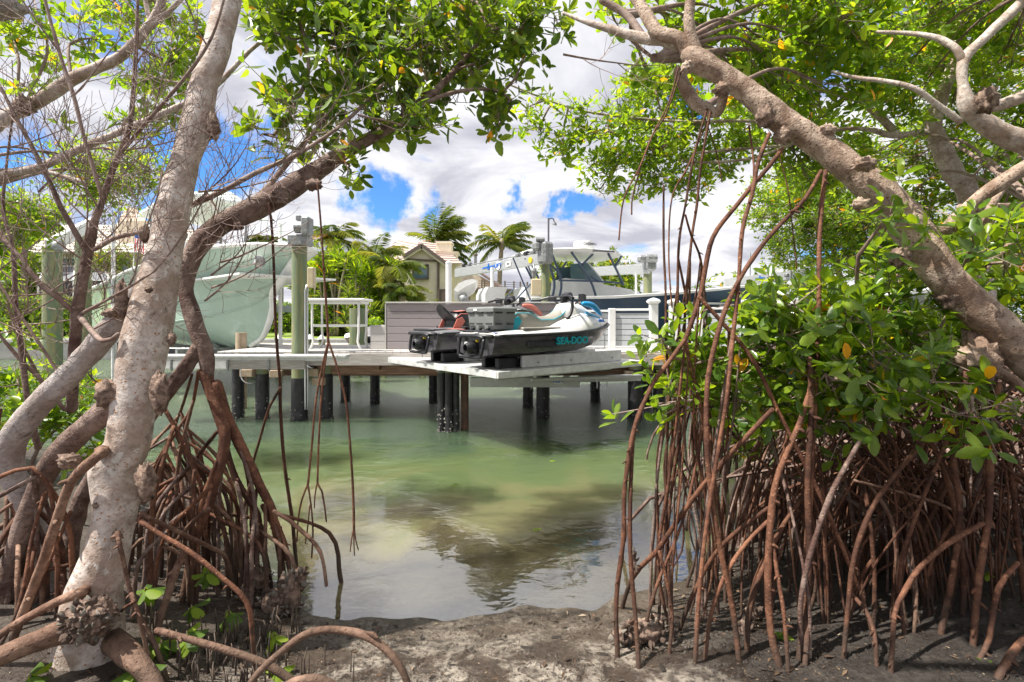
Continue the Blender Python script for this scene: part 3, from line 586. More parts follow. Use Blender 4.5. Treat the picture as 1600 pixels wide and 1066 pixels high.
# ================================================ BOATS AND LIFTS
def boatframe(stern, bow, z):
    s = Vector((*stern, z)); d = Vector((bow[0]-stern[0], bow[1]-stern[1], 0)); L = d.length
    return Matrix.Translation(s) @ Matrix.Rotation(math.atan2(d.y, d.x), 4, 'Z'), L
def hull_secs(L, prof):
    "prof: (t, half beam, sheer z, chine half, chine z, keel z, stem shift)"
    secs = []
    for t_, w, zs, cw, cz, kz, sh in prof:
        x = t_*L; h = []
        for u in (0, .5, 1): h.append((cw*u, kz+(cz-kz)*u**1.3, 0))
        for u in (.05, .25, .5, .75, .92, 1): h.append((cw+(w-cw)*(u**1.7), cz+(zs-cz)*u, sh*u))
        secs.append([(x+q, -y, z) for y, z, q in h[::-1]]+[(x+q, y, z) for y, z, q in h[1:]])
    return secs
# left boat: sage hull seen from the bow quarter
M, L = boatframe((-13.2, 18.2), (-4.45, 10.7), 1.12)
lb_ = thing('sage_boat', 'large sage green boat lifted out of the water behind the pale trunk', 'boat', M.translation)
prof = [(0, 1.5, 1.75, 1.35, .55, .1, 0), (.25, 1.55, 1.85, 1.38, .55, .05, 0), (.5, 1.55, 2.05, 1.25, .62, .04, 0), (.68, 1.48, 2.16, .98, .75, .04, .0), (.8, 1.36, 2.26, .66, .86, .08, .28), (.88, 1.18, 2.31, .42, .98, .16, .55), (.935, .90, 2.32, .24, 1.1, .34, .85), (.965, .58, 2.31, .12, 1.22, .6, 1.12), (.985, .26, 2.29, .05, 1.34, .9, 1.32), (.992, .06, 2.28, .02, 1.4, 1.05, 1.40)]
secs = hull_secs(L*.9, prof); MB(M).loft(secs).build('hull', SAGE, lb_, smooth=.9, recalc=True)
mb = MB(M)
for s in (0, -1): mb.tube([(secs[i][s][0], secs[i][s][1], secs[i][s][2]+.02) for i in range(len(secs))], .045, 8)
mb.build('gunwale_rail', WHITE, lb_, smooth=True)
for k in (4, 6):
    mb = MB(M); mb.tube([(secs[i][k][0], secs[i][k][1]-.01, secs[i][k][2]) for i in range(2, 9)], .018, 5)
    mb.tube([(secs[i][-1-k][0], secs[i][-1-k][1]+.01, secs[i][-1-k][2]) for i in range(2, 9)], .018, 5); mb.build('spray_rail', SAGE, lb_, smooth=True)
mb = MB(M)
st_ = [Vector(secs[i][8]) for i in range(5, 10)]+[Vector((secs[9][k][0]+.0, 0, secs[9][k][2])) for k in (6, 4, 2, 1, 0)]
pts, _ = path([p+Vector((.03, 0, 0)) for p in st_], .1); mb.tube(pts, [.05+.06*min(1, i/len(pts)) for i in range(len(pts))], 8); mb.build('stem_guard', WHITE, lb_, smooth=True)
mb = MB(M); mb.loft([[(p[0]+.012, p[1]+.012, p[2]) for p in secs[i][8+1:17]] for i in range(5, 10)], cap=False) if len(secs[0]) > 14 else None; mb.build('sunlit_bow_skin', WHITE, lb_, smooth=.9)  # white skin painting the sunlit sheen of the port flank over sage gelcoat
mb = MB(M); mb.lathe((L*.965, -.62, 1.98), [(.02, .05), (.12, .04), (.13, 0), (.12, -.02), (.05, -.03)], 14, (.35, -.9, -.2)); mb.build('anchor_pocket', GALV, lb_, smooth=.6)
mb = MB(M)
for k, (a_, b_) in enumerate(((0, 1), (.6, .8), (-.6, .8))): mb.tube([(L*.965, -.70, 2.0), (L*.965+.16*a_, -.76, 2.0-.1*b_)], [.03, .012], 6)
mb.build('anchor', GALV, lb_)
mb = MB(M); mb.loft([[(L*.36, -1.1, 3.72), (L*.36, 1.1, 3.72), (L*.36, 1.1, 3.8), (L*.36, -1.1, 3.8)], [(L*.60, -1.1, 3.85), (L*.60, 1.1, 3.85), (L*.60, 1.1, 3.95), (L*.60, -1.1, 3.95)], [(L*.66, -.8, 3.84), (L*.66, .8, 3.84), (L*.66, .8, 3.90), (L*.66, -.8, 3.90)]], closed=True); mb.build('hard_top', WHITE, lb_, recalc=True)
for x_, y_ in ((.40, -.85), (.40, .85), (.57, -.8), (.57, .8)): mb = MB(M); mb.tube([(L*x_, y_, 1.7), (L*(x_+.02), y_*1.1, 3.75)], .035, 8); mb.build('top_support', GALV, lb_, smooth=True)
mb = MB(M); mb.loft([[(L*.42, -.7, 1.6), (L*.42, .7, 1.6), (L*.42, .7, 3.0), (L*.42, -.7, 3.0)], [(L*.56, -.6, 1.6), (L*.56, .6, 1.6), (L*.54, .6, 2.9), (L*.54, -.6, 2.9)]], closed=True); mb.build('console', WHITE, lb_, recalc=True)
mb = MB(M); mb.box((L*.5, 0, 1.7), (L*.94, 2.1, .04)); mb.build('deck', WHITE, lb_)
for x_ in (L*.25, L*.72):
    mb = MB(M); mb.box((x_, 0, .0), (.16, 2.6, .2)); mb.build('cradle_beam', GALV, lb_)
# flag on the boat
fl = thing('flag', 'small red white and blue striped flag left of the pale trunk', 'flag', P(211, 430, 15.5))
mb = MB(); mb.cyl(P(207, 450, 15.5), P(211, 355, 15.5), .015, 6); mb.build('flag_pole', WHITE, fl)
REDF = mat('flag_red', (.55, .02, .04), .8)
for k in range(7):
    y0 = 362+k*.0; mb = MB(); w = 3.6; xa_ = 211+k*1.9
    secs_ = []
    for j in range(6):
        yy_ = 360+j*6.5+k*.8; xx = xa_+sin(j*1.1+k*.7)*1.0; secs_.append([P(xx, yy_, 15.45+.05*sin(j+k)), P(xx+1.9, yy_+.6, 15.45+.05*sin(j+k+1))])
    mb.loft(secs_, cap=False); mb.build('stripe', REDF if k % 2 == 0 else WPR, fl)
mb = MB(); mb.loft([[P(210.5, 359, 15.40), P(217, 361, 15.40)], [P(210.5, 371, 15.40), P(217, 374, 15.42)]], cap=False); mb.build('canton', BLUEP, fl)
# left lift: two green piles with a white arm
ll = thing('lift_pile_pair', 'two green lift piles joined by a pale sloping beam beside the hedge', 'boat lift', (X(82, 13), 13, 0))
pile(ll, X(82, 13), 13, .21, Z(388, 13), wz=.3, wrap=False); pile(ll, X(130, 15.5), 15.5, .21, Z(352, 15.5), wrap=False)
beam('lift_beam', P(76, 386, 12.9), P(146, 348, 15.9), .14, .34, ALUP, ll)
mb = MB(); mb.cyl(P(88, 385, 12.8), P(96, 384, 12.8), .13, 12); mb.build('motor', GALV, ll, smooth=.6)
pp_ = thing('pvc_pole', 'slim pale guide pole standing left of the sage boat', 'pole', P(177, 520, 14.6)); mb = MB(); mb.cyl(P(177, 600, 14.6), P(177, 334, 14.6), .05, 8); mb.build('pole', ALUP, pp_, smooth=.6)
pp_ = thing('pvc_pole', 'slim white guide pole right of the sage bow', 'pole', P(437, 540, 12.5)); mb = MB(); mb.cyl(P(438, 560, 12.0), P(438, 350, 12.0), .045, 8); mb.build('pole', WHITE, pp_, smooth=.6)
# cream pile under sage bow
bl = thing('bow_pile', 'short cream coloured pile under the sage bow', 'pile', (X(377, 11), 11, 0)); mb = MB(); mb.tube([(X(377, 11), 11, -1.5), (X(377, 11), 11, Z(520, 11))], .11, 12); mb.build('post', CAPW, bl, smooth=.6)
mb = MB(); mb.box((X(300, 12.5), 13.1, .95), (3.4, .5, .5), bev=.02); o = mb.build('cradle_block', BLACKP); tag(o, 'black padded cradle block under the sage hull', 'cradle')
# navy centre console
M, L = boatframe((.15, 13.3), (7.0, 15.2), 1.2)
nb = thing('navy_boat', 'navy blue centre console boat with white hardtop raised on a lift', 'boat', M.translation)
prof = [(0, 1.2, 1.18, 1.1, .45, .1, 0), (.3, 1.25, 1.24, 1.1, .45, .06, 0), (.55, 1.22, 1.36, .95, .5, .05, 0), (.75, 1.02, 1.50, .6, .62, .12, .02), (.87, .7, 1.60, .3, .78, .3, .08), (.95, .35, 1.66, .12, .95, .6, .2), (.985, .12, 1.69, .04, 1.1, .9, .3), (.995, .03, 1.70, .01, 1.2, 1.05, .36)]
secs = hull_secs(L, prof); MB(M).loft(secs).build('hull', NAVY, nb, smooth=.9, recalc=True)
mb = MB(M)
for s in (0, -1):
    sg = -1 if s == 0 else 1
    mb.loft([[(q[s][0], q[s][1]+sg*.03, q[s][2]-.01), (q[s][0], q[s][1]+sg*.035, q[s][2]+.05), (q[s][0], q[s][1]*.8, q[s][2]+.07)] for q in secs], cap=False)
mb.build('gunwale', WHITE, nb, smooth=.9)
mb = MB(M); mb.prism([(0, -1.1), (L*.55, -1.1), (L*.8, -.8), (L*.95, -.25), (L*.95, .25), (L*.8, .8), (L*.55, 1.1), (0, 1.1)], 1.12, 1.17, 'z'); mb.build('deck', WHITE, nb)
mb = MB(M); mb.loft([[(L*.60, -.95, 1.35), (L*.60, .95, 1.35), (L*.60, .95, 1.52), (L*.60, -.95, 1.52)], [(L*.90, -.4, 1.5), (L*.90, .4, 1.5), (L*.90, .4, 1.66), (L*.90, -.4, 1.66)]], closed=True); mb.build('bow_deck', WHITE, nb, recalc=True)
MS = M @ Matrix.Translation((-.42, 0, 1.15)) @ Matrix.Diagonal((1, 1, .77, 1)) @ Matrix.Translation((0, 0, -1.15))
cx = L*.25
mb = MB(MS); mb.loft([[(cx-.3, -.55, 1.15), (cx+1.2, -.55, 1.15), (cx+1.2, .55, 1.15), (cx-.3, .55, 1.15)], [(cx-.25, -.5, 1.95), (cx+.75, -.5, 1.90), (cx+.75, .5, 1.90), (cx-.25, .5, 1.95)]], closed=True)
mb.loft([[(cx+1.0, -.5, 1.15), (cx+2.0, -.42, 1.15), (cx+2.0, .42, 1.15), (cx+1.0, .5, 1.15)], [(cx+.7, -.5, 1.80), (cx+1.7, -.42, 1.62), (cx+1.7, .42, 1.62), (cx+.7, .5, 1.80)]], closed=True); mb.build('console', WHITE, nb, recalc=True)
mb = MB(MS); mb.loft([[(cx+.80, -.52, 1.88), (cx+.80, .52, 1.88)], [(cx+.38, -.48, 2.5), (cx+.38, .48, 2.5)]], cap=False)
for s in (-1, 1): mb.add([(cx+.80, s*.53, 1.88), (cx-.1, s*.53, 1.95), (cx-.1, s*.5, 2.42), (cx+.38, s*.5, 2.5)], [(0, 1, 2, 3)])
mb.build('windshield', GLASS, nb)
mb = MB(MS)
for s in (-1, 1): mb.tube([(cx+.82, s*.53, 1.87), (cx+.38, s*.49, 2.52)], .022, 6)
mb.build('windshield_frame', WHITE, nb)
# hardtop
secs = []
for x_, w_, z_, h_ in ((cx-1.45, .85, 2.68, .03), (cx-1.2, 1.05, 2.70, .12), (cx, 1.12, 2.76, .16), (cx+.9, 1.05, 2.74, .15), (cx+1.25, .8, 2.70, .03)):
    secs.append([(x_, -w_*.85, z_), (x_, -w_, z_+h_*.6), (x_, -w_*.6, z_+h_+.04), (x_, w_*.6, z_+h_+.04), (x_, w_, z_+h_*.6), (x_, w_*.85, z_)])
ht = MB(MS).loft(secs, closed=True).build('hard_top', WHITE, nb, smooth=.6, recalc=True)
def loc(x, y, z): return MS @ Vector((x, y, z))
hd = math.atan2(2.0, 7.45)
mb = MB(MS); mb.lathe((cx+.45, -.1, 2.98), [(.22, 0), (.26, .03), (.27, .22), (.25, .30), (.12, .33)], 18); rd = mb.build('radar_dome', WHITE, ht, smooth=.7)
text('GARMIN', loc(cx+.50, -.385, 3.15), .10, GREYT, ht, (pi/2, 0, hd+.2), sx=1.1, name='radar_lettering')
mb = MB(MS); mb.box((cx+.55, -1.1, 2.79), (.6, .03, .05), bev=.01); mb.build('light_bar', GREYT, ht)
for s in (-1, 1):
    for pts in ([(cx-.75, s*.85, 1.15), (cx-.65, s*.82, 1.8), (cx-.95, s*.9, 2.70)], [(cx-.55, s*.8, 1.15), (cx-.45, s*.78, 1.8), (cx-.75, s*.9, 2.70)], [(cx+.55, s*.72, 1.2), (cx+.35, s*.72, 1.9), (cx-.25, s*.95, 2.74)], [(cx+1.35, s*.62, 1.75), (cx+1.1, s*.75, 2.2), (cx+.75, s*.95, 2.74)], [(cx+1.02, s*.77, 2.32), (cx+1.15, s*.9, 2.70)], [(cx+.1, s*.76, 2.35), (cx+.35, s*.9, 2.72)], [(cx-.5, s*.75, 1.85), (cx+.5, s*.72, 1.85), (cx+1.3, s*.62, 1.82)], [(cx+.38, s*.72, 2.0), (cx+.6, s*.7, 1.87)]):
        q, _ = path(pts, .15); mb = MB(MS); mb.tube(q, .032, 8); mb.build('top_frame', FRAMEB, nb, smooth=True)
for y_ in (-.35, .35):
    mb = MB(MS); mb.loft([[(a-.25, y_-.2, z), (a+.25, y_-.2, z), (a+.25, y_+.2, z), (a-.25, y_+.2, z)] for a, z in ((-.30, .6), (-.32, 1.1), (-.32, 1.4), (-.24, 1.62))], closed=True); mb.build('outboard_motor', WHITE, nb, smooth=.6, recalc=True)
for x_ in (cx-1.3, cx-1.0): mb = MB(MS); mb.tube([(x_, -.9, 1.2), (x_-.45, -.95, 2.5)], .02, 6); mb.build('rod_holder', FRAMEB, nb)
for x_, s in ((cx-1.4, 1), (cx-1.5, -1)):
    mb = MB(MS); mb.tube([(x_-.2, s*.9, 1.15), (x_+.2, s*.9, 1.7)], .022, 6); mb.build('rod_holder', FRAMEB, nb)
mb = MB(MS); mb.box((cx-1.1, 0, 1.42), (.5, 1.0, .5), bev=.06); mb.build('helm_seat', WHITE, nb)
# lifts
li = thing('lift_beam', 'long aluminium lift beam with blue logo over the white watercraft', 'boat lift', (X(780, 13), 13, 3.4))
a = Vector((X(713, 15.6), 15.6, 3.32)); b = Vector((X(846, 11.9), 11.9, 3.32)); d_ = (b-a).normalized(); an = math.atan2(d_.y, d_.x)
beam('beam', a, b, .12, .25, ALU, li)
beam('winder_rod', a+Vector((0, 0, .17)), b+Vector((0, 0, .17)), .03, .03, GALV, li)
nrm = Vector((-d_.y, d_.x, 0)) if (-d_.y) and (Vector((-d_.y, d_.x, 0)).y < 0) else Vector((d_.y, -d_.x, 0))
f = lambda t_, z_=0, o_=.075: a+(b-a)*t_+nrm*o_+Vector((0, 0, z_))
rz_ = math.atan2(d_.y, d_.x)
mb = MB()
q = f(.47); mb.loft([[q-d_*.34+Vector((0, 0, -.02)), q+d_*.34+Vector((0, 0, .0))], [q-d_*.30+Vector((0, 0, .02)), q+d_*.30+Vector((0, 0, .035))]], cap=False)
mb.loft([[q-d_*.06+Vector((0, 0, -.06)), q+d_*.06+Vector((0, 0, -.06))], [q-d_*.02+Vector((0, 0, .11)), q+d_*.02+Vector((0, 0, .11))]], cap=False); mb.build('logo', BLUEP, li)
q = f(.585); mb = MB(); mb.lathe(q, [(.02, -.004), (.11, -.004), (.11, .004), (.02, .004)], 20, nrm); o = mb.build('badge', WPR, li); 
text('LIFT', q+nrm*.012, .15, BLUEP, li, (pi/2, 0, rz_), sx=1.3)
q = f(.70); mb = MB(); mb.box(q, (.22, .012, .13), rz_); mb.build('badge', WPR, li); text('MAX', q+nrm*.012, .06, GREYT, li, (pi/2, 0, rz_))
q = f(.92); mb = MB(); mb.lathe(q, [(.075, -.005), (.075, .005)], 16, nrm); mb.build('badge', YELP, li)
for t_ in (.12, .2, .78, .86, .93):
    mb = MB(); q = a+(b-a)*t_+Vector((0, 0, .19)); mb.cyl(q-d_*.06, q+d_*.06, .06, 10); mb.build('cable_winder', BLACKP if t_ in (.12, .86) else GALV, li, smooth=.6)
mb = MB(); q = b+d_*.12; mb.box(q+Vector((.02, 0, .12)), (.3, .3, .5), rz_, .05); mb.box(q+Vector((-.16, 0, .28)), (.26, .2, .2), rz_, .04); mb.cyl(q+Vector((-.2, -.1, .42)), q+Vector((0, -.1, .42)), .05, 8); mb.build('motor', GALV, li, smooth=.6)
pile(li, b.x+.10, b.y+.12, .10, 3.2, wrap=False)
mb = MB(); mb.box(P(838, 449, 11.7), (.24, .14, .38), bev=.02); mb.build('switch_box', BEIGE, li)
mb = MB(); mb.lathe(P(834, 425, 11.7), [(.05, .08), (.07, .02), (.05, -.1), (.02, -.16)], 10); mb.cyl(P(834, 423, 11.7), P(834, 414, 11.8), .02, 6); mb.build('dock_lamp', GALV, li)
lpole = thing('light_pole', 'thin dark light pole with a hooked lamp above the lift motor', 'light pole', P(857, 400, 12.1)); mb = MB(); mb.cyl(P(857, 410, 12.1), P(857, 341, 12.1), .022, 8); mb.build('pole', GREYT, lpole)
mb = MB(); q, _ = path([P(857, 344, 12.1), P(861, 341, 12.1), P(865, 343, 12.1), P(866, 348, 12.1)], .02); mb.tube(q, .014, 6); mb.lathe(P(867, 349, 12.1), [(.015, .03), (.05, -.01), (.055, -.04)], 10, (.3, 0, 1)); mb.build('lamp_head', GREYT, lpole, smooth=.6)
for px, y0, y1, d in ((769, 418, 500, 13.4), (701, 412, 500, 12.6)):
    lab = 'slim white guide pole below the logo on the lift beam' if px == 769 else 'white guide post by the house wall left of the lift beam'
    o = thing('guide_pole', lab, 'pole', P(px, y1, d), 'guide poles of the centre lift'); mb = MB(); mb.cyl((X(px, d), d, 1.0), P(px, y0, d), .045 if px == 769 else .075, 10); mb.build('pole', WHITEV, o, smooth=.6)
    if px == 701: mb = MB(); mb.lathe(P(px, y0, d), [(.08, 0), (.08, .03), (.02, .07)], 10); mb.build('pole_cap', WHITEV, o)
l2 = thing('lift_beam', 'aluminium lift beam and motor behind the hardtop of the navy boat', 'boat lift', (X(980, 15), 15, 3.3))
beam('beam', P(900, 427, 17.5), P(1014, 420, 14.6), .12, .27, ALU, l2); beam('winder_rod', P(900, 420, 17.5), P(1014, 412, 14.6), .04, .04, GALV, l2)
mb = MB(); mb.box(P(1016, 411, 14.6), (.3, .3, .46), bev=.05); mb.box(P(1006, 405, 14.6), (.34, .22, .2), bev=.05); mb.cyl(P(1012, 404, 14.4), P(1026, 404, 14.4), .12, 10); mb.build('motor', GALV, l2, smooth=.6)
pile(l2, X(1012, 14.8), 14.8, .125, Z(425, 14.8), wrap=False); mb = MB(); mb.cyl(P(994, 470, 15), P(994, 424, 15), .035, 8); mb.build('guide_pole', WHITEV, l2)
l3 = thing('lift_beam', 'pale lift beam with small logo above the dark covered boat at the right', 'boat lift', (X(1190, 13), 13, 2.9))
a = P(1134, 442, 14.5); b = P(1262, 437, 11.6); b.z = a.z; beam('beam', a, b, .12, .22, ALU, l3); d_ = (b-a).normalized(); nrm = Vector((d_.y, -d_.x, 0)); 
if nrm.y > 0: nrm = -nrm
q = a+(b-a)*.50+nrm*.075; mb = MB(); mb.loft([[q-d_*.2, q+d_*.2], [q-d_*.16+Vector((0, 0, .03)), q+d_*.18+Vector((0, 0, .03))]], cap=False); mb.loft([[q-d_*.04+Vector((0, 0, -.05)), q+d_*.04+Vector((0, 0, -.05))], [q+Vector((0, 0, .09)), q+d_*.02+Vector((0, 0, .09))]], cap=False); mb.build('logo', BLUEP, l3)
text('DECO', a+(b-a)*.66+nrm*.08, .08, GREYT, l3, (pi/2, 0, math.atan2(d_.y, d_.x)), sx=1.6)
pile(l3, b.x+.1, b.y+.2, .13, b.z, wrap=False)
mb = MB(); mb.cyl(P(1172, 440, 13.6), P(1172, 395, 13.6), .02, 6); mb.build('antenna', ALU, l3); mb = MB(); mb.cyl(P(1235, 436, 12), P(1235, 400, 12), .02, 6); mb.build('antenna', ALU, l3)
for q_ in (P(1233, 430, 12.1),): mb = MB(); mb.box(q_, (.2, .12, .08), bev=.02); mb.build('winder', GALV, l3)
M, L = boatframe((X(1168, 12.6), 12.6), (X(1168, 12.6)+5.6, 14.2), 1.2)
db = thing('dark_boat', 'dark covered boat with white lettering and white top edge behind the bush', 'boat', M.translation)
prof = [(0, 1.0, 1.02, .95, .4, .1, 0), (.4, 1.1, 1.15, .95, .4, .06, 0), (.75, .8, 1.35, .5, .6, .12, .05), (.93, .3, 1.45, .1, .9, .5, .2), (.99, .05, 1.5, .02, 1.1, .9, .3)]
secs = hull_secs(L, prof); MB(M).loft(secs).build('hull', DGREY, db, smooth=.9, recalc=True)
mb = MB(M)
for s in (0, -1): mb.loft([[(q[s][0], q[s][1]*1.03, q[s][2]-.01), (q[s][0], q[s][1]*1.03, q[s][2]+.08), (q[s][0], q[s][1]*.7, q[s][2]+.12)] for q in secs], cap=False)
mb.build('gunwale', WHITE, db)
text('CRAFTSMAN', M @ Vector((.62, -1.10, .86)), .17, WPR, db, (pi/2, 0, math.atan2(1.6, 5.6)), sx=1.0)
mb = MB(M); mb.tube([(-.05, -.9, .6), (-.05, -.9, 1.25)], .03, 6); mb.tube([(-.05, -.9, 1.2), (-.4, -.9, .7)], .025, 6); mb.build('transom_rail', WHITE, db)
to = thing('tilted_outboard', 'tilted up grey and white outboard motor behind the cargo box', 'outboard motor', P(722, 490, 13.0))
mb = MB(); mb.loft([[P(x_-w_, y_-h_, 13.0), P(x_+w_, y_-h_*.6, 13.0), P(x_+w_, y_+h_, 13.25), P(x_-w_, y_+h_*.7, 13.25)] for x_, y_, w_, h_ in ((712, 462, 3, 9), (722, 455, 6, 12), (734, 448, 7, 10), (742, 442, 4, 6))], closed=True); mb.build('cowling', WHITE, to, smooth=.7, recalc=True)
mb = MB(); q, _ = path([P(722, 462, 13.1), P(727, 478, 13.1), P(720, 492, 13.1), P(712, 505, 13.1)], .1); mb.tube(q, [.12, .12, .1, .09]+[.08]*(len(q)-4), 8); mb.build('leg', GALV, to, smooth=True)
mb = MB(); mb.box(P(745, 478, 13.3), (.75, .4, .28), bev=.06); mb.build('transom_seat', COMPS, to)
# neighbouring dock beyond with posts and white rail
nd = thing('far_dock', 'pale neighbouring dock with white capped posts seen behind the bar table', 'dock', (X(480, 17), 17, 0))
for k in range(26): mb = MB(); mb.box((X(380, 17)+k*.26, 17.6, 1.05), (.24, 1.8, .05), bev=.008); mb.build('deck_plank', DECKW, nd)
beam('fascia_board', (X(376, 16.7), 16.7, .93), (X(690, 16.7), 16.7, .93), .06, .18, WHITEV, nd)
for px in (384, 396, 436, 484, 503, 560, 600, 660): 
    mb = MB(); mb.tube([(X(px, 16.9), 16.9, -1.6), (X(px, 16.9), 16.9, 1.25)], .11, 10); o = mb.build('pile', TREAT, nd, smooth=.7)
    mb = MB(); mb.lathe((X(px, 16.9), 16.9, 1.25), [(.15, 0), (.15, .03), (.02, .17)], 10); mb.build('post_cap', WHITE, o)
fb = thing('far_lift', 'low pale lift frame crossing behind the white guide pole', 'boat lift', (X(420, 15.5), 15.5, 1.9))
beam('beam', P(350, 483, 15.5), P(480, 483, 15.0), .1, .2, ALUP, fb)
for px in (397, 402, 560): mb = MB(); mb.cyl((X(px, 15.6), 15.6, .3), P(px, 440 if px < 500 else 482, 15.6), .04 if px < 500 else .28, 10); mb.build('post', WHITEV if px < 500 else TREAT, fb, smooth=.7)
dj = thing('far_watercraft', 'small dark watercraft parked on the neighbouring dock', 'jet ski', (X(590, 17.4), 17.4, 1.08))
mb = MB(Matrix.Translation((X(585, 17.4), 17.4, 1.08))); mb.loft([[(x, -w, z), (x, -w*.6, z2), (x, w*.6, z2), (x, w, z), (x, 0, .02)] for x, w, z, z2 in ((-.9, .4, .25, .35), (0, .5, .28, .62), (.6, .4, .34, .7), (1.1, .1, .42, .5))], closed=True); mb.build('hull', DGREY, dj, smooth=.7, recalc=True)
# ================================================ FAR BANK: HOUSES AND PLANTS
LT_N = [(0, 0, 0), (.25, -.38, .04), (.25, 0, -.03), (.25, .38, .04), (.6, -.5, .05), (.6, 0, -.04), (.6, .5, .05), (.87, -.3, .0), (.87, 0, -.06), (.87, .3, .0), (1, 0, -.09)]
LF_N = [(0, 1, 2), (0, 2, 3), (1, 4, 5, 2), (2, 5, 6, 3), (4, 7, 8, 5), (5, 8, 9, 6), (7, 10, 8), (8, 10, 9)]
LT_F = [(0, 0, 0), (.5, -.5, .06), (1, 0, -.05), (.5, .5, .06)]; LF_F = [(0, 1, 2, 3)]
LT_M = [(0, 0, 0), (.45, -.5, .06), (.45, 0, -.03), (.45, .5, .06), (1, 0, -.08)]; LF_M = [(0, 1, 2), (0, 2, 3), (1, 4, 2), (2, 4, 3)]
def norm(a): return a/np.maximum(np.linalg.norm(a, axis=-1, keepdims=True), 1e-9)
def leafarrays(c, ax, n, L, Wd, lod='n', t0=30, t1=85, off=.02, lv=.32):
    "rosettes: returns base, dir, normal, length, width for every leaf"
    c = np.asarray(c, float); ax = norm(np.asarray(ax, float)); K = len(c)
    r = norm(np.cross(ax, norm(RNG.normal(size=(K, 3))))); s = np.cross(ax, r)
    ph = RNG.uniform(0, 2*pi, (K, 1))+np.arange(n)[None]*2.4+RNG.normal(0, .2, (K, n))
    th = np.radians(t0+(t1-t0)*(np.arange(n)[None]/max(1, n-1))+RNG.normal(0, 9, (K, n)))
    rr = r[:, None]*np.cos(ph)[..., None]+s[:, None]*np.sin(ph)[..., None]; A = ax[:, None]
    d = A*np.cos(th)[..., None]+rr*np.sin(th)[..., None]; nn = A*np.sin(th)[..., None]-rr*np.cos(th)[..., None]
    b = c[:, None]+rr*off*.3-A*(np.arange(n)[None, :, None])*off*.4
    ln = L*RNG.uniform(1-lv, 1+lv, (K, n))*(.65+.35*np.minimum(1, np.arange(n)[None]/2+.2)); keep = RNG.random((K, n)) > .08
    k = keep.ravel(); return b.reshape(-1, 3)[k], d.reshape(-1, 3)[k], nn.reshape(-1, 3)[k], ln.ravel()[k], (ln*Wd/L).ravel()[k]
TMPL = {'n': (LT_N, LF_N), 'm': (LT_M, LF_M), 'f': (LT_F, LF_F)}
def leafmesh(mb, arr, lod='n', tone=None):
    b, d, nn, ln, wd = arr; T, Fc = TMPL[lod]; T = np.array(T); k = len(b); m = len(T)
    if not k: return
    sd = np.cross(d, nn)
    V = b[:, None]+d[:, None]*(T[None, :, 0:1]*ln[:, None, None])+sd[:, None]*(T[None, :, 1:2]*wd[:, None, None])+nn[:, None]*(T[None, :, 2:3]*ln[:, None, None])
    fs = [tuple(i*m+j for j in q) for i in range(k) for q in Fc]
    r = RNG.random(k) if tone is None else np.asarray(tone)
    mb.add(V.reshape(-1, 3), fs, np.repeat(r, len(Fc)).tolist())
def basisquat(d, nn):
    d = Vector(d).normalized(); nn = Vector(nn); sd = d.cross(nn).normalized(); nn = sd.cross(d)
    return Matrix((d, sd, nn)).transposed().to_quaternion()
# ---- centre house (cream, gabled)
H = 34.0
def q(px, py, dd=0): return P(px, py, H+dd)
ho = thing('gabled_house', 'cream two storey house with brown tiled gable roof behind the plant thicket', 'house', (X(670, H), H, 1))
def slab(poly, th, name, m, parent, dirv=(0, 1, 0), label=None):
    n = len(poly); dv = Vector(dirv)*th; mb = MB(); mb.add([p for p in poly]+[p+dv for p in poly], [tuple(range(n)), tuple(range(2*n-1, n-1, -1))]+[(i, i+n, (i+1) % n+n, (i+1) % n) for i in range(n)])
    return mb.build(name, m, parent, recalc=True, label=label)
slab([q(632, 545), q(632, 404), q(659, 386), q(697, 412), q(697, 545)], 6, 'gable_wall', STUC, ho)
slab([q(684, 545, 1.5), q(684, 402, 1.5), q(720, 410, 1.5), q(722, 545, 1.5)], 6, 'side_wall', STUC, ho)
slab([q(600, 545, 3), q(600, 395, 3), q(640, 395, 3), q(640, 545, 3)], 5, 'back_wall', STUC, ho)
for (x0, y0, x1, y1, dd) in ((645, 414, 669, 436, -.1), (690, 423, 696, 450, 1.3), (640, 462, 662, 482, -.1)):
    w = slab([q(x0, y1, dd), q(x0, y0, dd), q(x1, y0, dd), q(x1, y1, dd)], .12, 'window', GLASS, ho)
    for a_, b_ in (((x0-1, y0), (x1+1, y0)), ((x0-1, y1), (x1+1, y1)), ((x0, y0), (x0, y1)), ((x1, y0), (x1, y1))): beam('window_frame', q(*a_, dd-.05), q(*b_, dd-.05), .08, .10, TRIMB, w, bev=0)
beam('trim_band', q(632, 405, -.1), q(686, 408, -.1), .1, .12, TRIMB, ho, bev=0); beam('corner_board', q(685, 478, -.08), q(685, 404, -.08), .12, .14, TRIMB, ho, bev=0)
slab([q(683, 545, -.1), q(683, 452, -.1), q(700, 452, -.1), q(700, 545, -.1)], .2, 'brown_wall', TRIMB, ho)
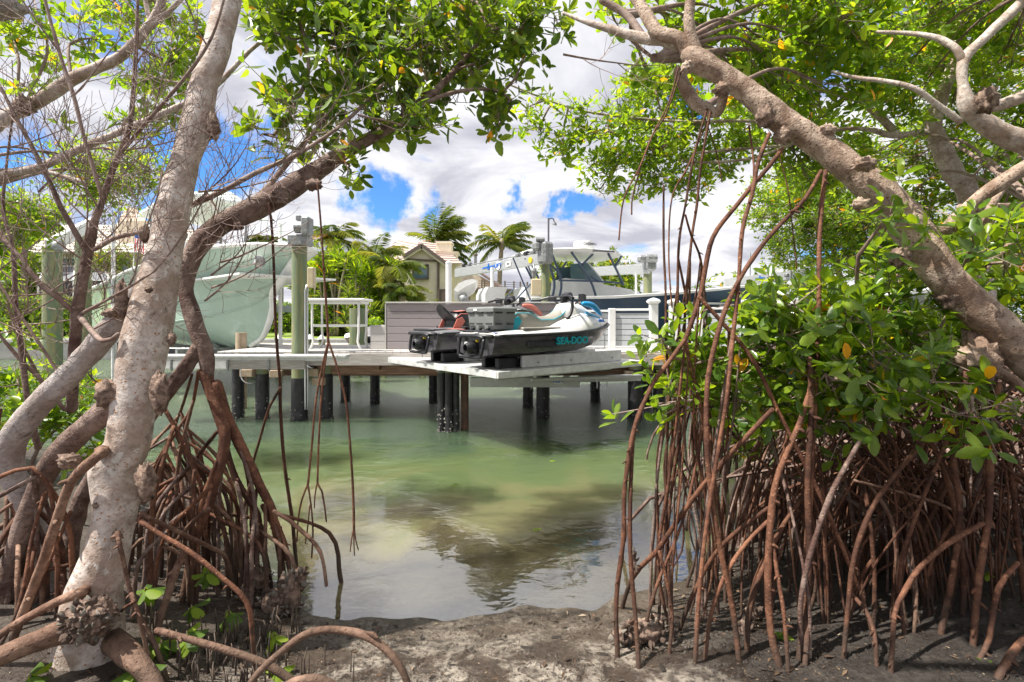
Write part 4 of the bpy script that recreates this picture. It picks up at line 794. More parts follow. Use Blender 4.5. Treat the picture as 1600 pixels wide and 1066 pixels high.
# roof slopes made of shingle courses
def roof(a, b, c, d, rows, parent, m=ROOFT):
    "a,b eave  d,c ridge; courses climb from eave to ridge"
    nrm = (b-a).cross(d-a).normalized()
    if nrm.y > 0: nrm = -nrm
    for k in range(rows):
        t0, t1 = k/rows, (k+1)/rows+.03; p = [a.lerp(d, t0)+nrm*.09, b.lerp(c, t0)+nrm*.09, b.lerp(c, min(1, t1))+nrm*.02, a.lerp(d, min(1, t1))+nrm*.02]
        mb = MB(); mb.add(p+[x-nrm*.1 for x in p], [(0, 1, 2, 3), (7, 6, 5, 4), (0, 4, 5, 1), (1, 5, 6, 2), (2, 6, 7, 3), (3, 7, 4, 0)]); mb.build('tile_course', m, parent, recalc=True)
roof(q(603, 404, 2.5), q(640, 412, 0), q(655, 380, 2), q(625, 374, 5), 8, ho)
roof(q(640, 412, .5), q(722, 413, .5), q(688, 382, 5), q(655, 377, 5), 9, ho)
roof(q(600, 404, 3), q(603, 404, 2.5), q(626, 374, 5), q(618, 377, 5), 6, ho)
for (a_, b_) in (((630, 401), (659, 383)), ((659, 383), (701, 414))):
    beam('barge_board', q(*a_, -.42), q(*b_, -.42), .2, .2, TRIMB, ho, bev=0); beam('fascia', q(a_[0], a_[1]+3, -.34), q(b_[0], b_[1]+3, -.34), .16, .26, STUC, ho, bev=0)
A_, B_, C_ = q(630, 401, -.35), q(659, 383, -.35), q(701, 414, -.35)
slab([A_, B_, B_+Vector((0, 0, .1)), A_+Vector((0, 0, .1))], 4, 'gable_roof', ROOFT, ho); slab([B_, C_, C_+Vector((0, 0, .1)), B_+Vector((0, 0, .1))], 4, 'gable_roof', ROOFT, ho)
ch = slab([q(682, 400, 3), q(682, 379, 3), q(705, 379, 3), q(705, 400, 3)], 1.2, 'chimney', STUC, ho); slab([q(681, 380, 2.9), q(681, 377, 2.9), q(706, 377, 2.9), q(706, 380, 2.9)], 1.4, 'chimney_cap', STUC, ch)
slab([q(680, 393, 2.2), q(716, 393, 2.2), q(710, 405, 2.4), q(684, 399, 2.4)], 1.2, 'dormer', STUC, ho)
beam('stove_pipe', q(743, 415, 3), q(743, 400, 3), .2, .2, GALV, ho); mb = MB(); mb.lathe(q(743, 400, 3), [(.16, 0), (.16, .12), (.02, .2)], 8); mb.build('pipe_cap', TRIMB, ho)
# wing with balcony
wg = thing('terrace_house', 'low cream house with a wire railed roof terrace right of the gabled house', 'house', (X(780, 36), 36, 1))
def w_(px, py, dd=0): return P(px, py, 36+dd)
slab([w_(735, 545), w_(735, 456), w_(822, 456), w_(822, 545)], 5, 'wall', STUC2, wg)
slab([w_(724, 456, -.4), w_(724, 450, -.4), w_(824, 453, -.4), w_(824, 459, -.4)], 1.5, 'balcony_slab', TRIMB, wg)
for px in (753, 757, 771, 789, 803, 813, 824): beam('railing_post', w_(px, 454, -.4), w_(px, 437+(px-750)*.05, -.4), .1, .1, TRIMB, wg, bev=0)
for k in range(4): beam('railing_wire', w_(748, 439+3.6*k, -.4), w_(826, 443+3.2*k, -.4), .03, .03, GREYT, wg, bev=0)
slab([w_(748, 545, -.1), w_(748, 463, -.1), w_(787, 463, -.1), w_(787, 545, -.1)], .15, 'garage_door', TRIMB, wg)
slab([w_(723, 470, 2), w_(723, 428, 2), w_(744, 428, 2), w_(780, 448, 2), w_(780, 470, 2)], 4, 'gable_wall', STUC, wg)
roof(w_(782, 449, 1.2), w_(746, 425, 1.2), w_(748, 424, 6), w_(786, 448, 6), 3, wg)
mb = MB(); mb.box(w_(800, 470, -.2), (.4, .1, .5)); mb.build('window', GLASS, wg); mb = MB(); mb.box(w_(812, 473, -.2), (.3, .1, .4)); mb.build('window', GLASS, wg)
# ---- left house with hip roof, screen cage
H2 = 36.0
def q2(px, py, dd=0): return P(px, py, H2+dd)
lh = thing('hip_roof_house', 'pale house with broad cream hip roof behind the hedge and flag', 'house', (X(200, H2), H2, 1))
slab([q2(60, 545), q2(60, 392), q2(330, 392), q2(330, 545)], 8, 'wall', STUC, lh)
CREAMR = mat('pale_roof', (.62, .57, .50), .85, var=.06, scale=2, rnd=.06)
roof(q2(40, 396, -1), q2(345, 396, -1), q2(290, 352, 4), q2(95, 352, 4), 10, lh, CREAMR)
roof(q2(170, 372, 1), q2(250, 372, 1), q2(212, 325, 4), q2(198, 325, 4), 6, lh, mat('beige_roof', (.50, .40, .30), .85, var=.06, scale=2, rnd=.06))
slab([q2(185, 380, 0.5), q2(185, 345, .5), q2(240, 345, .5), q2(240, 380, .5)], 3, 'tower', STUC2, lh)
roof(q2(270, 340, 3), q2(420, 345, 3), q2(360, 300, 6), q2(300, 300, 6), 8, lh, mat('pale_green_roof', (.55, .62, .58), .7, var=.05, scale=2))
for px in (95, 112, 150, 190): 
    w = slab([q2(px, 425, -.1), q2(px, 404, -.1), q2(px+11, 404, -.1), q2(px+11, 425, -.1)], .1, 'window', GLASS, lh); beam('window_frame', q2(px-1, 403, -.15), q2(px+12, 403, -.15), .08, .12, WHITE, w, bev=0)
sc = thing('screen_cage', 'dark screened pool cage with white bars behind the left piles', 'screen enclosure', (X(120, 31), 31, 1))
def q3(px, py, dd=0): return P(px, py, 31+dd)
SCR = mat('grey_screen', (.16, .17, .19), .8, var=.1, scale=3)
slab([q3(60, 500), q3(60, 438), q3(172, 438), q3(172, 500)], .05, 'screen', BLACKP, sc); slab([q3(60, 438), q3(75, 416, 3), q3(160, 416, 3), q3(172, 438)], .05, 'screen_roof', SCR, sc)
for px in (60, 88, 115, 143, 172): beam('bar', q3(px, 500, -.1), q3(px, 438, -.1), .07, .07, WHITE, sc, bev=0); beam('bar', q3(px, 438, -.1), q3(75+(px-60)*.76, 416, 2.9), .09, .09, WHITE, sc, bev=0)
for py, dd in ((438, -.1), (427, 1.4), (416, 2.9)): beam('bar', q3(58, py, dd), q3(174, py, dd), .07, .07, WHITE, sc, bev=0)
# white porch with slats behind sage boat bow
wp = thing('porch_roof', 'long white porch roof seen between the lift pile and the sage bow', 'porch', P(440, 460, 30))
slab([P(400, 445, 30), P(400, 418, 30), P(520, 428, 30), P(520, 448, 30)], 2, 'fascia', WHITE, wp)
for k in range(8): beam('batten', P(404+k*14, 446, 29.9), P(404+k*14, 420+k*1.1, 29.9), .08, .08, GREYP, wp, bev=0)
for px in (405, 440, 475, 510): beam('post', P(px, 525, 30), P(px, 446, 30), .16, .16, CONC, wp, bev=0)
# ---- far plants
def cloudplant(name, label, cat, blobs, dens, L, Wd, m, stems=None, group=None, n=6, lod='m', base=None, tdir=(0, 0, 1)):
    "blobs: (px,py,rx,ry,d,dr)"
    px, py, rx, ry, d, dr = blobs[0]
    o = thing(name, label, cat, base or (X(px, d), d, 1.0), group)
    mb = MB(); st = MB()
    for (px, py, rx, ry, d, dr) in blobs:
        c = np.array(P(px, py, d)); R = np.array((rx*d/F, dr, ry*d/F)); K = int(dens*rx*ry/100)
        v = norm(RNG.normal(size=(K, 3)))*(RNG.random((K, 1))**.45)
        v *= (1+.22*np.sin(v[:, :1]*9+px)+.15*np.cos(v[:, 2:]*13+py)); cc = c+v*R
        ax = v*.7+np.array(tdir)+RNG.normal(0, .35, (K, 3)); leafmesh(mb, leafarrays(cc, ax, n, L, Wd, off=L*.1), lod)
    tag(mb.build('foliage', m, o), kind='stuff')
    for s in (stems or []):
        pts, rr = path([P(*a[:3]) for a in s], .4, [a[3]*a[2]/F/2 for a in s]); t_ = MB(); t_.tube(pts, rr, 7); t_.build('stem', STEM, o, smooth=True)
    return o
def hedge(name, label, x0, x1, y0, y1, d, dd, m, dens=1.):
    a = P(x0, y1, d); b = P(x1, y0, d); o = thing(name, label, 'hedge', ((a.x+b.x)/2, d, 1)); K = int((b.x-a.x)*(b.z-a.z)*170*dens); mb = MB()
    c = np.stack([RNG.uniform(a.x, b.x, K), d+RNG.beta(1, 3, K)*dd, a.z+(b.z-a.z)*RNG.beta(1.3, 1.0, K)], -1); c[:, 2] += .08*np.sin(c[:, 0]*2.2)
    leafmesh(mb, leafarrays(c, np.array([0, -.8, .9])+RNG.normal(0, .4, (K, 3)), 5, .13, .07), 'f'); tag(mb.build('foliage', m, o), kind='stuff')
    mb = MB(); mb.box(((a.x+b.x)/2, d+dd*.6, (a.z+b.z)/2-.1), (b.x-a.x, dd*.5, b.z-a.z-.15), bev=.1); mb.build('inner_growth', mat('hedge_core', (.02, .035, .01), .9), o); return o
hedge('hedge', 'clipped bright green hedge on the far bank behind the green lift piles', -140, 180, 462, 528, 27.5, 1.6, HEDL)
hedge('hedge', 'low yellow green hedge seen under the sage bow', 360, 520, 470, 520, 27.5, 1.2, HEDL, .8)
def palm(name, label, px, py, d, rad_, base_py, wind=(1, 0, 0), n=16, group=None, lean=0, trunkw=11, droop=.9, base_px=None, angs=None, lw=.022):
    c = P(px, py, d); b = P(base_px if base_px else px-lean, base_py, d); o = thing(name, label, 'palm', (b.x, b.y, b.z), group)
    mb = MB(); pts, rr = path([b, b.lerp(c, .5)+Vector((-.2, 0, 0)), c], .4, [trunkw*d/F/2, trunkw*.42*d/F, trunkw*.36*d/F]); mb.tube(pts, rr, 9, disp=lambda p, t, a: .07*sin(p.z*14)); mb.build('trunk', PTRUNK, o, smooth=True)
    mb = MB(); mb.lathe(c, [(.3*rad_*.2, -.6), (.24*rad_*.5, -.1), (.1, .4)], 8); mb.build('crown_shaft', PTRUNK, o, smooth=True)
    for k in range(n):
        a = 2*pi*k/n+random.uniform(-.2, .2); up = random.uniform(-.25, 1.15); L_ = rad_*random.uniform(.85, 1.1)
        dr = Vector((cos(a), sin(a), 0)); w = Vector(wind); pts = []; p = c.copy(); v = (dr*cos(up)+Vector((0, 0, sin(up)+.25))).normalized()
        if angs: q_a = rad(angs[k % len(angs)]+random.uniform(-5, 5)); v = Vector((cos(q_a), random.uniform(-.5, .5), sin(q_a))).normalized()
        for j in range(11):
            pts.append(p.copy()); p = p+v*L_/10; v = (v+Vector((0, 0, -.12*droop))+w*.10).normalized()
        f = MB(); f.tube(pts, [.04*(1-j/12) for j in range(11)], 4); B = []; D = []; NN = []; LN = []
        for j in range(1, 44):
            t_ = j/44*10; i = int(t_); q_ = pts[i].lerp(pts[min(i+1, 10)], t_-i); tg = (pts[min(i+1, 10)]-pts[max(i-1, 0)]).normalized(); sd = tg.cross(Vector((0, 0, 1)))
            if sd.length < .1: sd = Vector((1, 0, 0))
            sd.normalize(); un = sd.cross(tg); ll_ = rad_*.34*sin(pi*min(1, .18+.80*j/44))**.6
            for s in (-1, 1):
                dl_ = (sd*s*.75+tg*.55-un*.15*0+Vector((0, 0, -.45))+w*.25+Vector((random.gauss(0, .1), 0, random.gauss(0, .1)))).normalized(); B.append(q_); D.append(dl_); NN.append((un+sd*s*.2).normalized()); LN.append(ll_)
        B, D, NN, LN = map(np.array, (B, D, NN, LN)); f.r = [random.random()]*len(f.f); leafmesh(f, (B, D, NN, LN, np.full(len(LN), rad_*lw)), 'm', np.full(len(LN), random.random()*.9))
        f.build('frond', PALMG, o)
    return o
palm('coconut_palm', 'coconut palm blown sideways above the house chimney', 683, 378, 46, 3.7, 540, (.85, .0, .05), 20, lw=.013, angs=(102, 92, 84, 76, 68, 60, 52, 42, 30, 18, 5, -10, -25, 150, 168, 185, 120, 70))
palm('coconut_palm', 'coconut palm standing alone above the logo of the lift beam', 784, 380, 44, 3.2, 540, (.8, 0, .05), 17, lean=1, trunkw=9, lw=.013, angs=(95, 85, 75, 65, 50, 35, 15, -5, -20, 150, 165, 178, 195, 125, 80, 60, -10))
palm('queen_palm', 'feathery palm rising left of the dense plant thicket', 522, 375, 36, 2.6, 540, (.5, 0, 0), 15, trunkw=8, droop=1.5)
palm('queen_palm', 'tall thin palm with pale trunk at the left edge behind the bare twigs', 42, 338, 33, 2.6, 545, (0, 0, 0), 16, trunkw=10, droop=1.6)
palm('queen_palm', 'small palm peeping over the sage hull beside the lift pile', 418, 378, 40, 2.0, 540, (.4, 0, 0), 12, trunkw=7, droop=1.4)
def spiky(px, py0, py1, d, nheads, label, seed, m=None, spread=22):
    rr = random.Random(seed); b = P(px, py1, d); o = thing('spiky_plant', label, 'plant', b, 'plants of the dense thicket')
    for k in range(nheads):
        hx = px+rr.uniform(-spread, spread); hy = py0+(py1-py0)*rr.uniform(0, .72)**1.1; dd = d+rr.uniform(-1.2, 1.2); c = P(hx, hy, dd)
        pts, ra = path([Vector((b.x+rr.uniform(-.3, .3), b.y, 1.0)), b.lerp(c, .5)+Vector((rr.uniform(-.3, .3), 0, 0)), c], .5, [.09, .06, .05]); mb = MB(); mb.tube(pts, ra, 6); mb.build('stem', STEM, o, smooth=True)
        mb = MB(); K = 4; cc = np.array([c+Vector((0, 0, -.14*i)) for i in range(K)]); leafmesh(mb, leafarrays(cc, np.array([[0, 0, 1.]]*K)+RNG.normal(0, .15, (K, 3)), 13, .62, .075, t0=15, t1=105, off=.06), 'm', None); h = mb.build('leaf_head', m or HEDL, o); 
    return o
for i, (px, y0, y1, d, nh, col, lab) in enumerate(((495, 400, 535, 29, 12, 0, 'spiky yellow green plant at the left end of the thicket'), (520, 395, 535, 28, 12, 1, 'dark spiky plant behind the bar table'), (545, 388, 540, 29, 14, 0, 'tall spiky plant with bare stems right of the bar table'), (572, 392, 540, 28, 14, 0, 'spiky plant in the middle of the thicket'), (598, 402, 540, 29, 12, 0, 'spiky plant left of the gabled house window'), (560, 440, 545, 26.5, 8, 1, 'low dark spiky plant in front of the thicket'))):
    spiky(px, y0, y1, d, nh, lab, 30+i, HEDL if col == 0 else FARL)
palm('areca_palm', 'bushy yellow green areca palm in front of the gabled house', 615, 425, 28, 2.2, 545, (.3, 0, 0), 16, trunkw=6, droop=1.5)
palm('areca_palm', 'low areca palm under the gabled house window', 628, 462, 27, 1.7, 545, (.3, 0, 0), 16, trunkw=5, droop=1.6)
palm('areca_palm', 'areca palm with upright fronds above the thicket', 585, 405, 30, 2.2, 545, (.3, 0, 0), 14, trunkw=6, droop=1.1)
cloudplant('shrub_mass', 'dense dark shrubs filling the base of the thicket', 'shrubs', [(520, 500, 60, 50, 30, 1.5), (600, 500, 60, 50, 30, 1.5), (500, 440, 40, 60, 31, 1.2), (560, 445, 60, 60, 31.5, 1.2), (655, 505, 30, 40, 29, 1)], 42, .28, .11, FARL)
cloudplant('bright_shrub', 'low yellow leaved shrub beside the bench end', 'shrub', [(585, 520, 22, 25, 24.8, .8)], 60, .16, .09, HEDL)
cloudplant('garden_tree', 'leafy garden trees left of the hip roof house', 'tree', [(20, 370, 60, 60, 40, 3), (85, 420, 40, 50, 38, 2), (-60, 400, 60, 80, 40, 3), (30, 440, 60, 40, 34, 2)], 30, .40, .18, HEDL)
cloudplant('garden_shrub', 'grey green shrub in front of the hip roof house beside the flag', 'shrub', [(180, 405, 28, 22, 33, 1), (155, 415, 20, 16, 33, 1), (320, 420, 60, 40, 33, 1)], 45, .22, .07, FARL)
cloudplant('garden_tree', 'dark tree behind the hardtop boat between the two lift motors', 'tree', [(950, 425, 35, 30, 40, 2), (870, 440, 30, 40, 42, 2), (975, 440, 25, 20, 38, 2)], 34, .40, .18, FARL)
cloudplant('garden_tree', 'green trees on the far bank at the right beyond the boats', 'tree', [(1240, 480, 160, 60, 42, 4), (1500, 440, 160, 120, 40, 4), (1750, 420, 160, 140, 40, 4), (-260, 420, 160, 120, 40, 4)], 14, .5, .24, FARL)
# ================================================ MANGROVES
def footd(px, py):
    d = 3.
    for _ in range(12): d = (EYE-gz(X(px, d), d))*F/max(60, py-HOR)
    return d
def bumps(amp, fr, seed=0):
    return lambda p, t, a: amp*noise.fractal(Vector((p.x*fr+seed, p.y*fr, p.z*fr)), .7, 2., 3)*1.3+amp*.5*noise.noise(Vector((p.x*fr*3, p.y*fr*3+seed, p.z*fr*3)))
def limb(tree, name, pts, m, n=12, amp=.08, fr=4, step=.06, cap=True, label=None):
    "pts: (px,py,d,width px) -> one tapering limb; returns the world path"
    wp = [P(a, b, d) for a, b, d, w in pts]; rr = [w*d/F/2/math.hypot(1, (a-800)/F) for a, b, d, w in pts]
    q, r = path(wp, step, rr); q = [q[0]+(q[0]-q[1]).normalized()*r[0]*.7, q[0]+(q[0]-q[1]).normalized()*r[0]*.4]+q+[q[-1]+(q[-1]-q[-2]).normalized()*r[-1]*.4, q[-1]+(q[-1]-q[-2]).normalized()*r[-1]*.7]; r = [r[0]*.35, r[0]*.8]+r+[r[-1]*.8, r[-1]*.35]; mb = MB(); mb.tube(q, r, n, cap, bumps(amp, fr, len(name))); LAST[0] = mb.build(name, m, tree, smooth=True, label=label).name; return q
LAST = [None]; TRACED = {}
def traced(tree, pts, d0, w0, w1, m=ROOT, d1=None, name='prop_root', n=7, foot=True, amp=.10, embed=None):
    w0 *= .88; w1 *= .88
    k = len(pts); d1 = d1 or (footd(*pts[-1]) if foot else d0); L_ = [(a, b, d0+(d1-d0)*(i/(k-1)), w0+(w1-w0)*i/(k-1)) for i, (a, b) in enumerate(pts)]
    if embed: a, b, d, w = L_[0]; L_ = [(a, b-2, embed, w*1.3), (a, b, d, w*1.15)]+L_[1:]
    if foot: a, b, d, w = L_[-1]; L_.append((a, b+9, d, w*1.05))
    q = limb(tree, name, L_, m, n, amp, 9, .05); TRACED.setdefault(tree.name, []).extend(q[2:]); rs = random.Random(int(pts[0][0]*7+pts[0][1])); st = MB(); r_ = w1*d0/F/2
    for k in range(rs.randint(2, 6)):
        p = q[rs.randrange(3, max(4, len(q)-4))]; v = Vector((rs.choice((-1, 1))*rs.uniform(.5, 1), rs.uniform(-1, .1), rs.uniform(-.9, .1))).normalized(); l_ = rs.uniform(.008, .032)
        st.tube([p, p+v*(r_+l_*.5), p+v*(r_+l_)+Vector((0, 0, -.006))], [r_*.6, r_*.35, r_*.12], 5)
    if foot: tag(st.build('root_stubs', m, bpy.data.objects[LAST[0]], smooth=True), kind='stuff')
    return q
def knot(tree, px, py, d, wpx, hpx=None, name='knot', m=KNOB, seed=0, sq=.8, lum=.45, dep=None):
    r = wpx*d/F; h = (hpx or wpx)*d/F; c = P(px, py, d); V = []; nn = 22; mm = 16
    for i in range(mm+1):
        th = pi*i/mm
        for j in range(nn):
            a = 2*pi*j/nn; u = Vector((sin(th)*cos(a), sin(th)*sin(a), cos(th))); k = 1+lum*noise.fractal(u*2.6+Vector((seed*3.1, px, 0)), .9, 2.2, 4)
            V.append(c+Vector((u.x*r*k, u.y*(dep or r*sq)*k, u.z*h*k)))
    mb = MB(); mb.add(V, [(i*nn+j, i*nn+(j+1) % nn, (i+1)*nn+(j+1) % nn, (i+1)*nn+j) for i in range(mm) for j in range(nn)]); return mb.build(name, m, tree, smooth=True)
LEAFME = {}
def leafshared(m):
    if m.name not in LEAFME:
        mb = MB(); T = np.array(LT_N)*np.array([1, .46, 1]); mb.add(T, LF_N); me = mb.mesh('leaf', m, smooth=True); LEAFME[m.name] = me
    return LEAFME[m.name]
def put_leaf(parent, b, d, nn, ln, m):
    return place('leaf', leafshared(m), Vector(b), parent, rot=basisquat(d, nn), scale=ln)
def crown(tree, blobs, skel, L, m, cov=1.6, lod='n', singles=300, n=6, up=.9, br=True, twm=TWIG, rr_=None, spray=.2, clump=5):
    sk = np.array([tuple(p) for p in skel]); tw = MB(); Bs = []; As = []
    for bi, (px, py, rx, ry, d, dr) in enumerate(blobs):
        l = L*F/d; nl = cov*pi*rx*ry/(.11*l*l); ns = max(2, int(nl/(n*clump))); c = P(px, py, d); R = Vector((rx*d/F, dr, ry*d/F))
        i0 = int(np.argmin(((sk-np.array(c))**2).sum(1)+.3*np.maximum(0, sk[:, 2]-c.z))); s = Vector(sk[i0]); dist = (c-s).length
        mid = s.lerp(c, .5)+Vector((random.uniform(-.1, .1), random.uniform(-.1, .1), .12*dist)); q, r = path([s, mid, c, c+(c-mid).normalized()*R.length*.35], .12, [max(.012, min(.03, dist*.012)), .012, .008, .004])
        if br: mb = MB(); mb.tube(q, r, 6, True, bumps(.15, 8)); mb.build('branch', twm, tree, smooth=True)
        for k in range(ns):
            v = Vector(RNG.normal(size=3)).normalized()*(random.random()**.42)
            sc_ = Vector((c.x+v.x*R.x, c.y+v.y*R.y, c.z+v.z*R.z)); at = min(random.sample(q, min(4, len(q))), key=lambda p: (p-sc_).length)
            md = at.lerp(sc_, .55)+Vector((0, 0, -.04)); tw.tube([at, at.lerp(md, .5)+Vector((0, 0, -.015)), md, sc_], [.006, .005, .0042, .0035], 4, False)
            for j in range(random.randint(clump-1, clump+1)):
                o_ = Vector(RNG.normal(size=3)); o_.z = o_.z*.8+.2; o_ *= spray*.55; e = sc_+o_; tw.tube([md.lerp(sc_, .6+.4*random.random()), e], [.0035, .0025], 3, False)
                Bs.append(tuple(e)); As.append(tuple(o_.normalized()*.8+Vector((v.x*.3, v.y*.3, up))+Vector(RNG.normal(0, .25, 3))))
    arr = leafarrays(Bs, As, n, L, L*.46, off=.03); tone = RNG.random(len(arr[0]))
    if singles:
        b = arr[0]; px = 800+F*b[:, 0]/b[:, 1]; py = HOR-F*(b[:, 2]-EYE)/b[:, 1]; vis = (px > -10) & (px < 1610) & (py > -10) & (py < 1076)
        sz = np.where(vis, arr[3]/b[:, 1], 0); idx = np.argsort(-sz)[:singles]; idx = idx[sz[idx] > 0]
        for i in idx: put_leaf(tree, b[i], arr[1][i], arr[2][i], arr[3][i], m)
        keep = np.ones(len(b), bool); keep[idx] = False; arr = tuple(a[keep] for a in arr); tone = tone[keep]
    mb = MB(); leafmesh(mb, arr, lod, tone); tag(mb.build('foliage', m, tree, smooth=(lod == 'n')), kind='stuff')
    if tw.n: tag(tw.build('twigs', twm, tree), kind='stuff')
    return arr
def bare(mb, p, d, L_, r, depth, rr, curl=.35, plane=None):
    pts = [p.copy()]; k = 6; v = d.normalized(); sp_ = []
    for i in range(k):
        v = (v+Vector((rr.gauss(0, .10), rr.gauss(0, .07), rr.gauss(0, .06)+curl*.16))).normalized(); p = p+v*L_/k; pts.append(p.copy()); sp_.append((p.copy(), v.copy()))
    mb.tube(pts, [max(.0014, r*(1-.8*i/k)) for i in range(k+1)], 5 if depth > 1 else 3, False)
    if depth:
        s = rr.choice((-1, 1))
        for i in range(1, k):
            if rr.random() < .82:
                q, w = sp_[i-1]; sd = Vector((-w.z, rr.gauss(0, .35), w.x))*s; s = -s
                bare(mb, q, w*.75+sd*.8, L_*rr.uniform(.38, .6), r*.5, depth-1, rr, curl+.25)
# ---- A: pale knotted trunk, left
A = thing('red_mangrove', 'large pale speckled mangrove trunk with rough dark knots at the left', 'tree', P(150, 1030, 2.65), 'mangrove trees')
Ap = limb(A, 'trunk', [(385, -150, 3.5, 42), (362, -30, 3.35, 43), (340, 68, 3.2, 44), (318, 135, 3.1, 45), (307, 195, 3.05, 52), (290, 250, 3.0, 49), (272, 320, 2.95, 56), (260, 380, 2.9, 58), (247, 440, 2.85, 66), (237, 485, 2.82, 76), (226, 545, 2.8, 82), (215, 600, 2.78, 76), (206, 660, 2.75, 76), (199, 697, 2.73, 74), (178, 735, 2.72, 84), (180, 790, 2.7, 76), (172, 840, 2.68, 74), (160, 890, 2.66, 88), (146, 930, 2.65, 98), (140, 1000, 2.63, 118), (140, 1075, 2.62, 125)], PALE, 40, .06, 4, .022, label='pale speckled trunk')
for i, (px, py, w, h, dd) in enumerate(((333, 200, 9, 21, 3.0), (190, 468, 9, 28, 2.76), (170, 615, 19, 22, 2.70), (249, 612, 13, 30, 2.70), (228, 755, 14, 30, 2.64), (108, 720, 16, 11, 2.72), (226, 365, 8, 12, 2.86), (268, 530, 7, 10, 2.76))): knot(A, px, py, dd, w, h, seed=i)
for i, (px, py, w, h) in enumerate(((232, 452, 6, 5), (183, 838, 7, 9), (160, 905, 5, 8), (150, 790, 5, 4))): knot(A, px, py, 2.6, w, h, seed=20+i, name='scar')
knot(A, 140, 968, 2.52, 36, 28, 'rough_burl', KNOB, 31, .8, .5)
mb = MB()
limb(A, 'prop_root', [(165, 985, 2.66, 60), (110, 985, 2.5, 52), (60, 1000, 2.4, 44), (0, 1025, 2.3, 40), (-60, 1060, 2.2, 40)], ROOTP, 14, .1, 6, .03)
limb(A, 'prop_root', [(165, 995, 2.66, 50), (205, 1025, 2.45, 40), (235, 1060, 2.4, 36), (250, 1100, 2.35, 36)], ROOTP, 12, .1, 6, .03)
limb(A, 'prop_root', [(170, 640, 2.85, 46), (120, 682, 2.9, 46), (80, 725, 2.95, 44), (50, 790, 3.0, 42), (25, 860, 3.0, 40), (0, 960, 3., 42), (-20, 1040, 2.9, 44)], DARKB, 12, .1, 6, .04)
TR = [([(158, 708), (113, 751), (89, 813), (70, 870), (51, 920), (20, 1002)], 2.55, 22, 20, ROOTP), ([(130, 925), (95, 938), (51, 961), (0, 992), (-40, 1040)], 2.5, 22, 18, ROOTP), ([(184, 837), (196, 892), (206, 933), (223, 972), (240, 1002), (261, 1062)], 2.5, 9, 10, ROOTP), ([(206, 930), (215, 955), (226, 1000), (238, 1062)], 2.46, 8, 9, ROOTP),
      ([(224, 805), (262, 823), (299, 841), (330, 856), (350, 868), (360, 895), (367, 930)], 2.6, 9, 8, ROOTP), ([(220, 815), (255, 838), (295, 861), (343, 899), (385, 940), (394, 990), (398, 1054)], 2.58, 10, 9, ROOT), ([(-10, 750), (25, 735), (51, 731), (62, 742), (75, 755), (84, 800), (90, 880), (88, 965)], 2.8, 11, 9, ROOT),
      ([(70, 770), (50, 840), (40, 900), (25, 960), (0, 1010)], 2.9, 8, 9, ROOT), ([(210, 940), (190, 955), (183, 980)], 2.45, 6, 5, ROOT), ([(245, 985), (300, 1000), (360, 1018), (420, 1040), (470, 1075)], 2.45, 14, 16, ROOTP), ([(110, 800), (80, 870), (55, 930), (30, 985)], 3.0, 9, 8, ROOT), ([(0, 640), (-5, 700), (15, 780), (40, 850), (52, 930)], 3.2, 9, 9, ROOT)]
for i, (pts, d0, w0, w1, m) in enumerate(TR): traced(A, pts, d0, w0, w1, m, embed=2.72 if i in (0, 1, 2, 3, 4, 5, 8) else None)
AR = thing('arched_root', 'smooth brown root arching out of the mud in front of the water', 'root', P(500, 1050, 2.5))
limb(AR, 'root', [(380, 1085, 2.4, 11), (405, 1050, 2.42, 12), (440, 1018, 2.45, 12), (478, 991, 2.47, 12), (520, 984, 2.48, 12), (572, 994, 2.46, 13), (612, 1024, 2.42, 12), (634, 1060, 2.4, 11), (642, 1095, 2.4, 11)], ROOTP, 10, .06, 8, .02)
mb = MB(); mb.tube([P(572, 988, 2.46), P(584, 991, 2.44), P(590, 997, 2.43)], [.006, .012, .006], 6); mb.build('side_bud', ROOTP, AR)
limb(AR, 'root', [(430, 1085, 2.3, 15), (460, 1066, 2.3, 16), (500, 1063, 2.3, 16), (540, 1085, 2.3, 15)], ROOTP, 10, .06, 8, .02)
# ---- B: grey leaning trunk
B = thing('leaning_trunk', 'bare grey weathered trunk leaning across behind the pale trunk', 'tree', P(60, 870, 3.1), 'mangrove trees')
Bp = limb(B, 'trunk', [(95, 960, 3.2, 26), (75, 860, 3.15, 35), (45, 790, 3.1, 41), (15, 730, 3.05, 53), (25, 680, 3.0, 52), (62, 632, 2.98, 50), (110, 585, 2.96, 46), (158, 530, 2.94, 44), (200, 480, 2.92, 40), (232, 440, 2.92, 33), (262, 400, 2.95, 26), (285, 365, 3.0, 20)], GREYB, 24, .09, 5, .03)
knot(B, 173, 490, 2.80, 13, 6, seed=41)
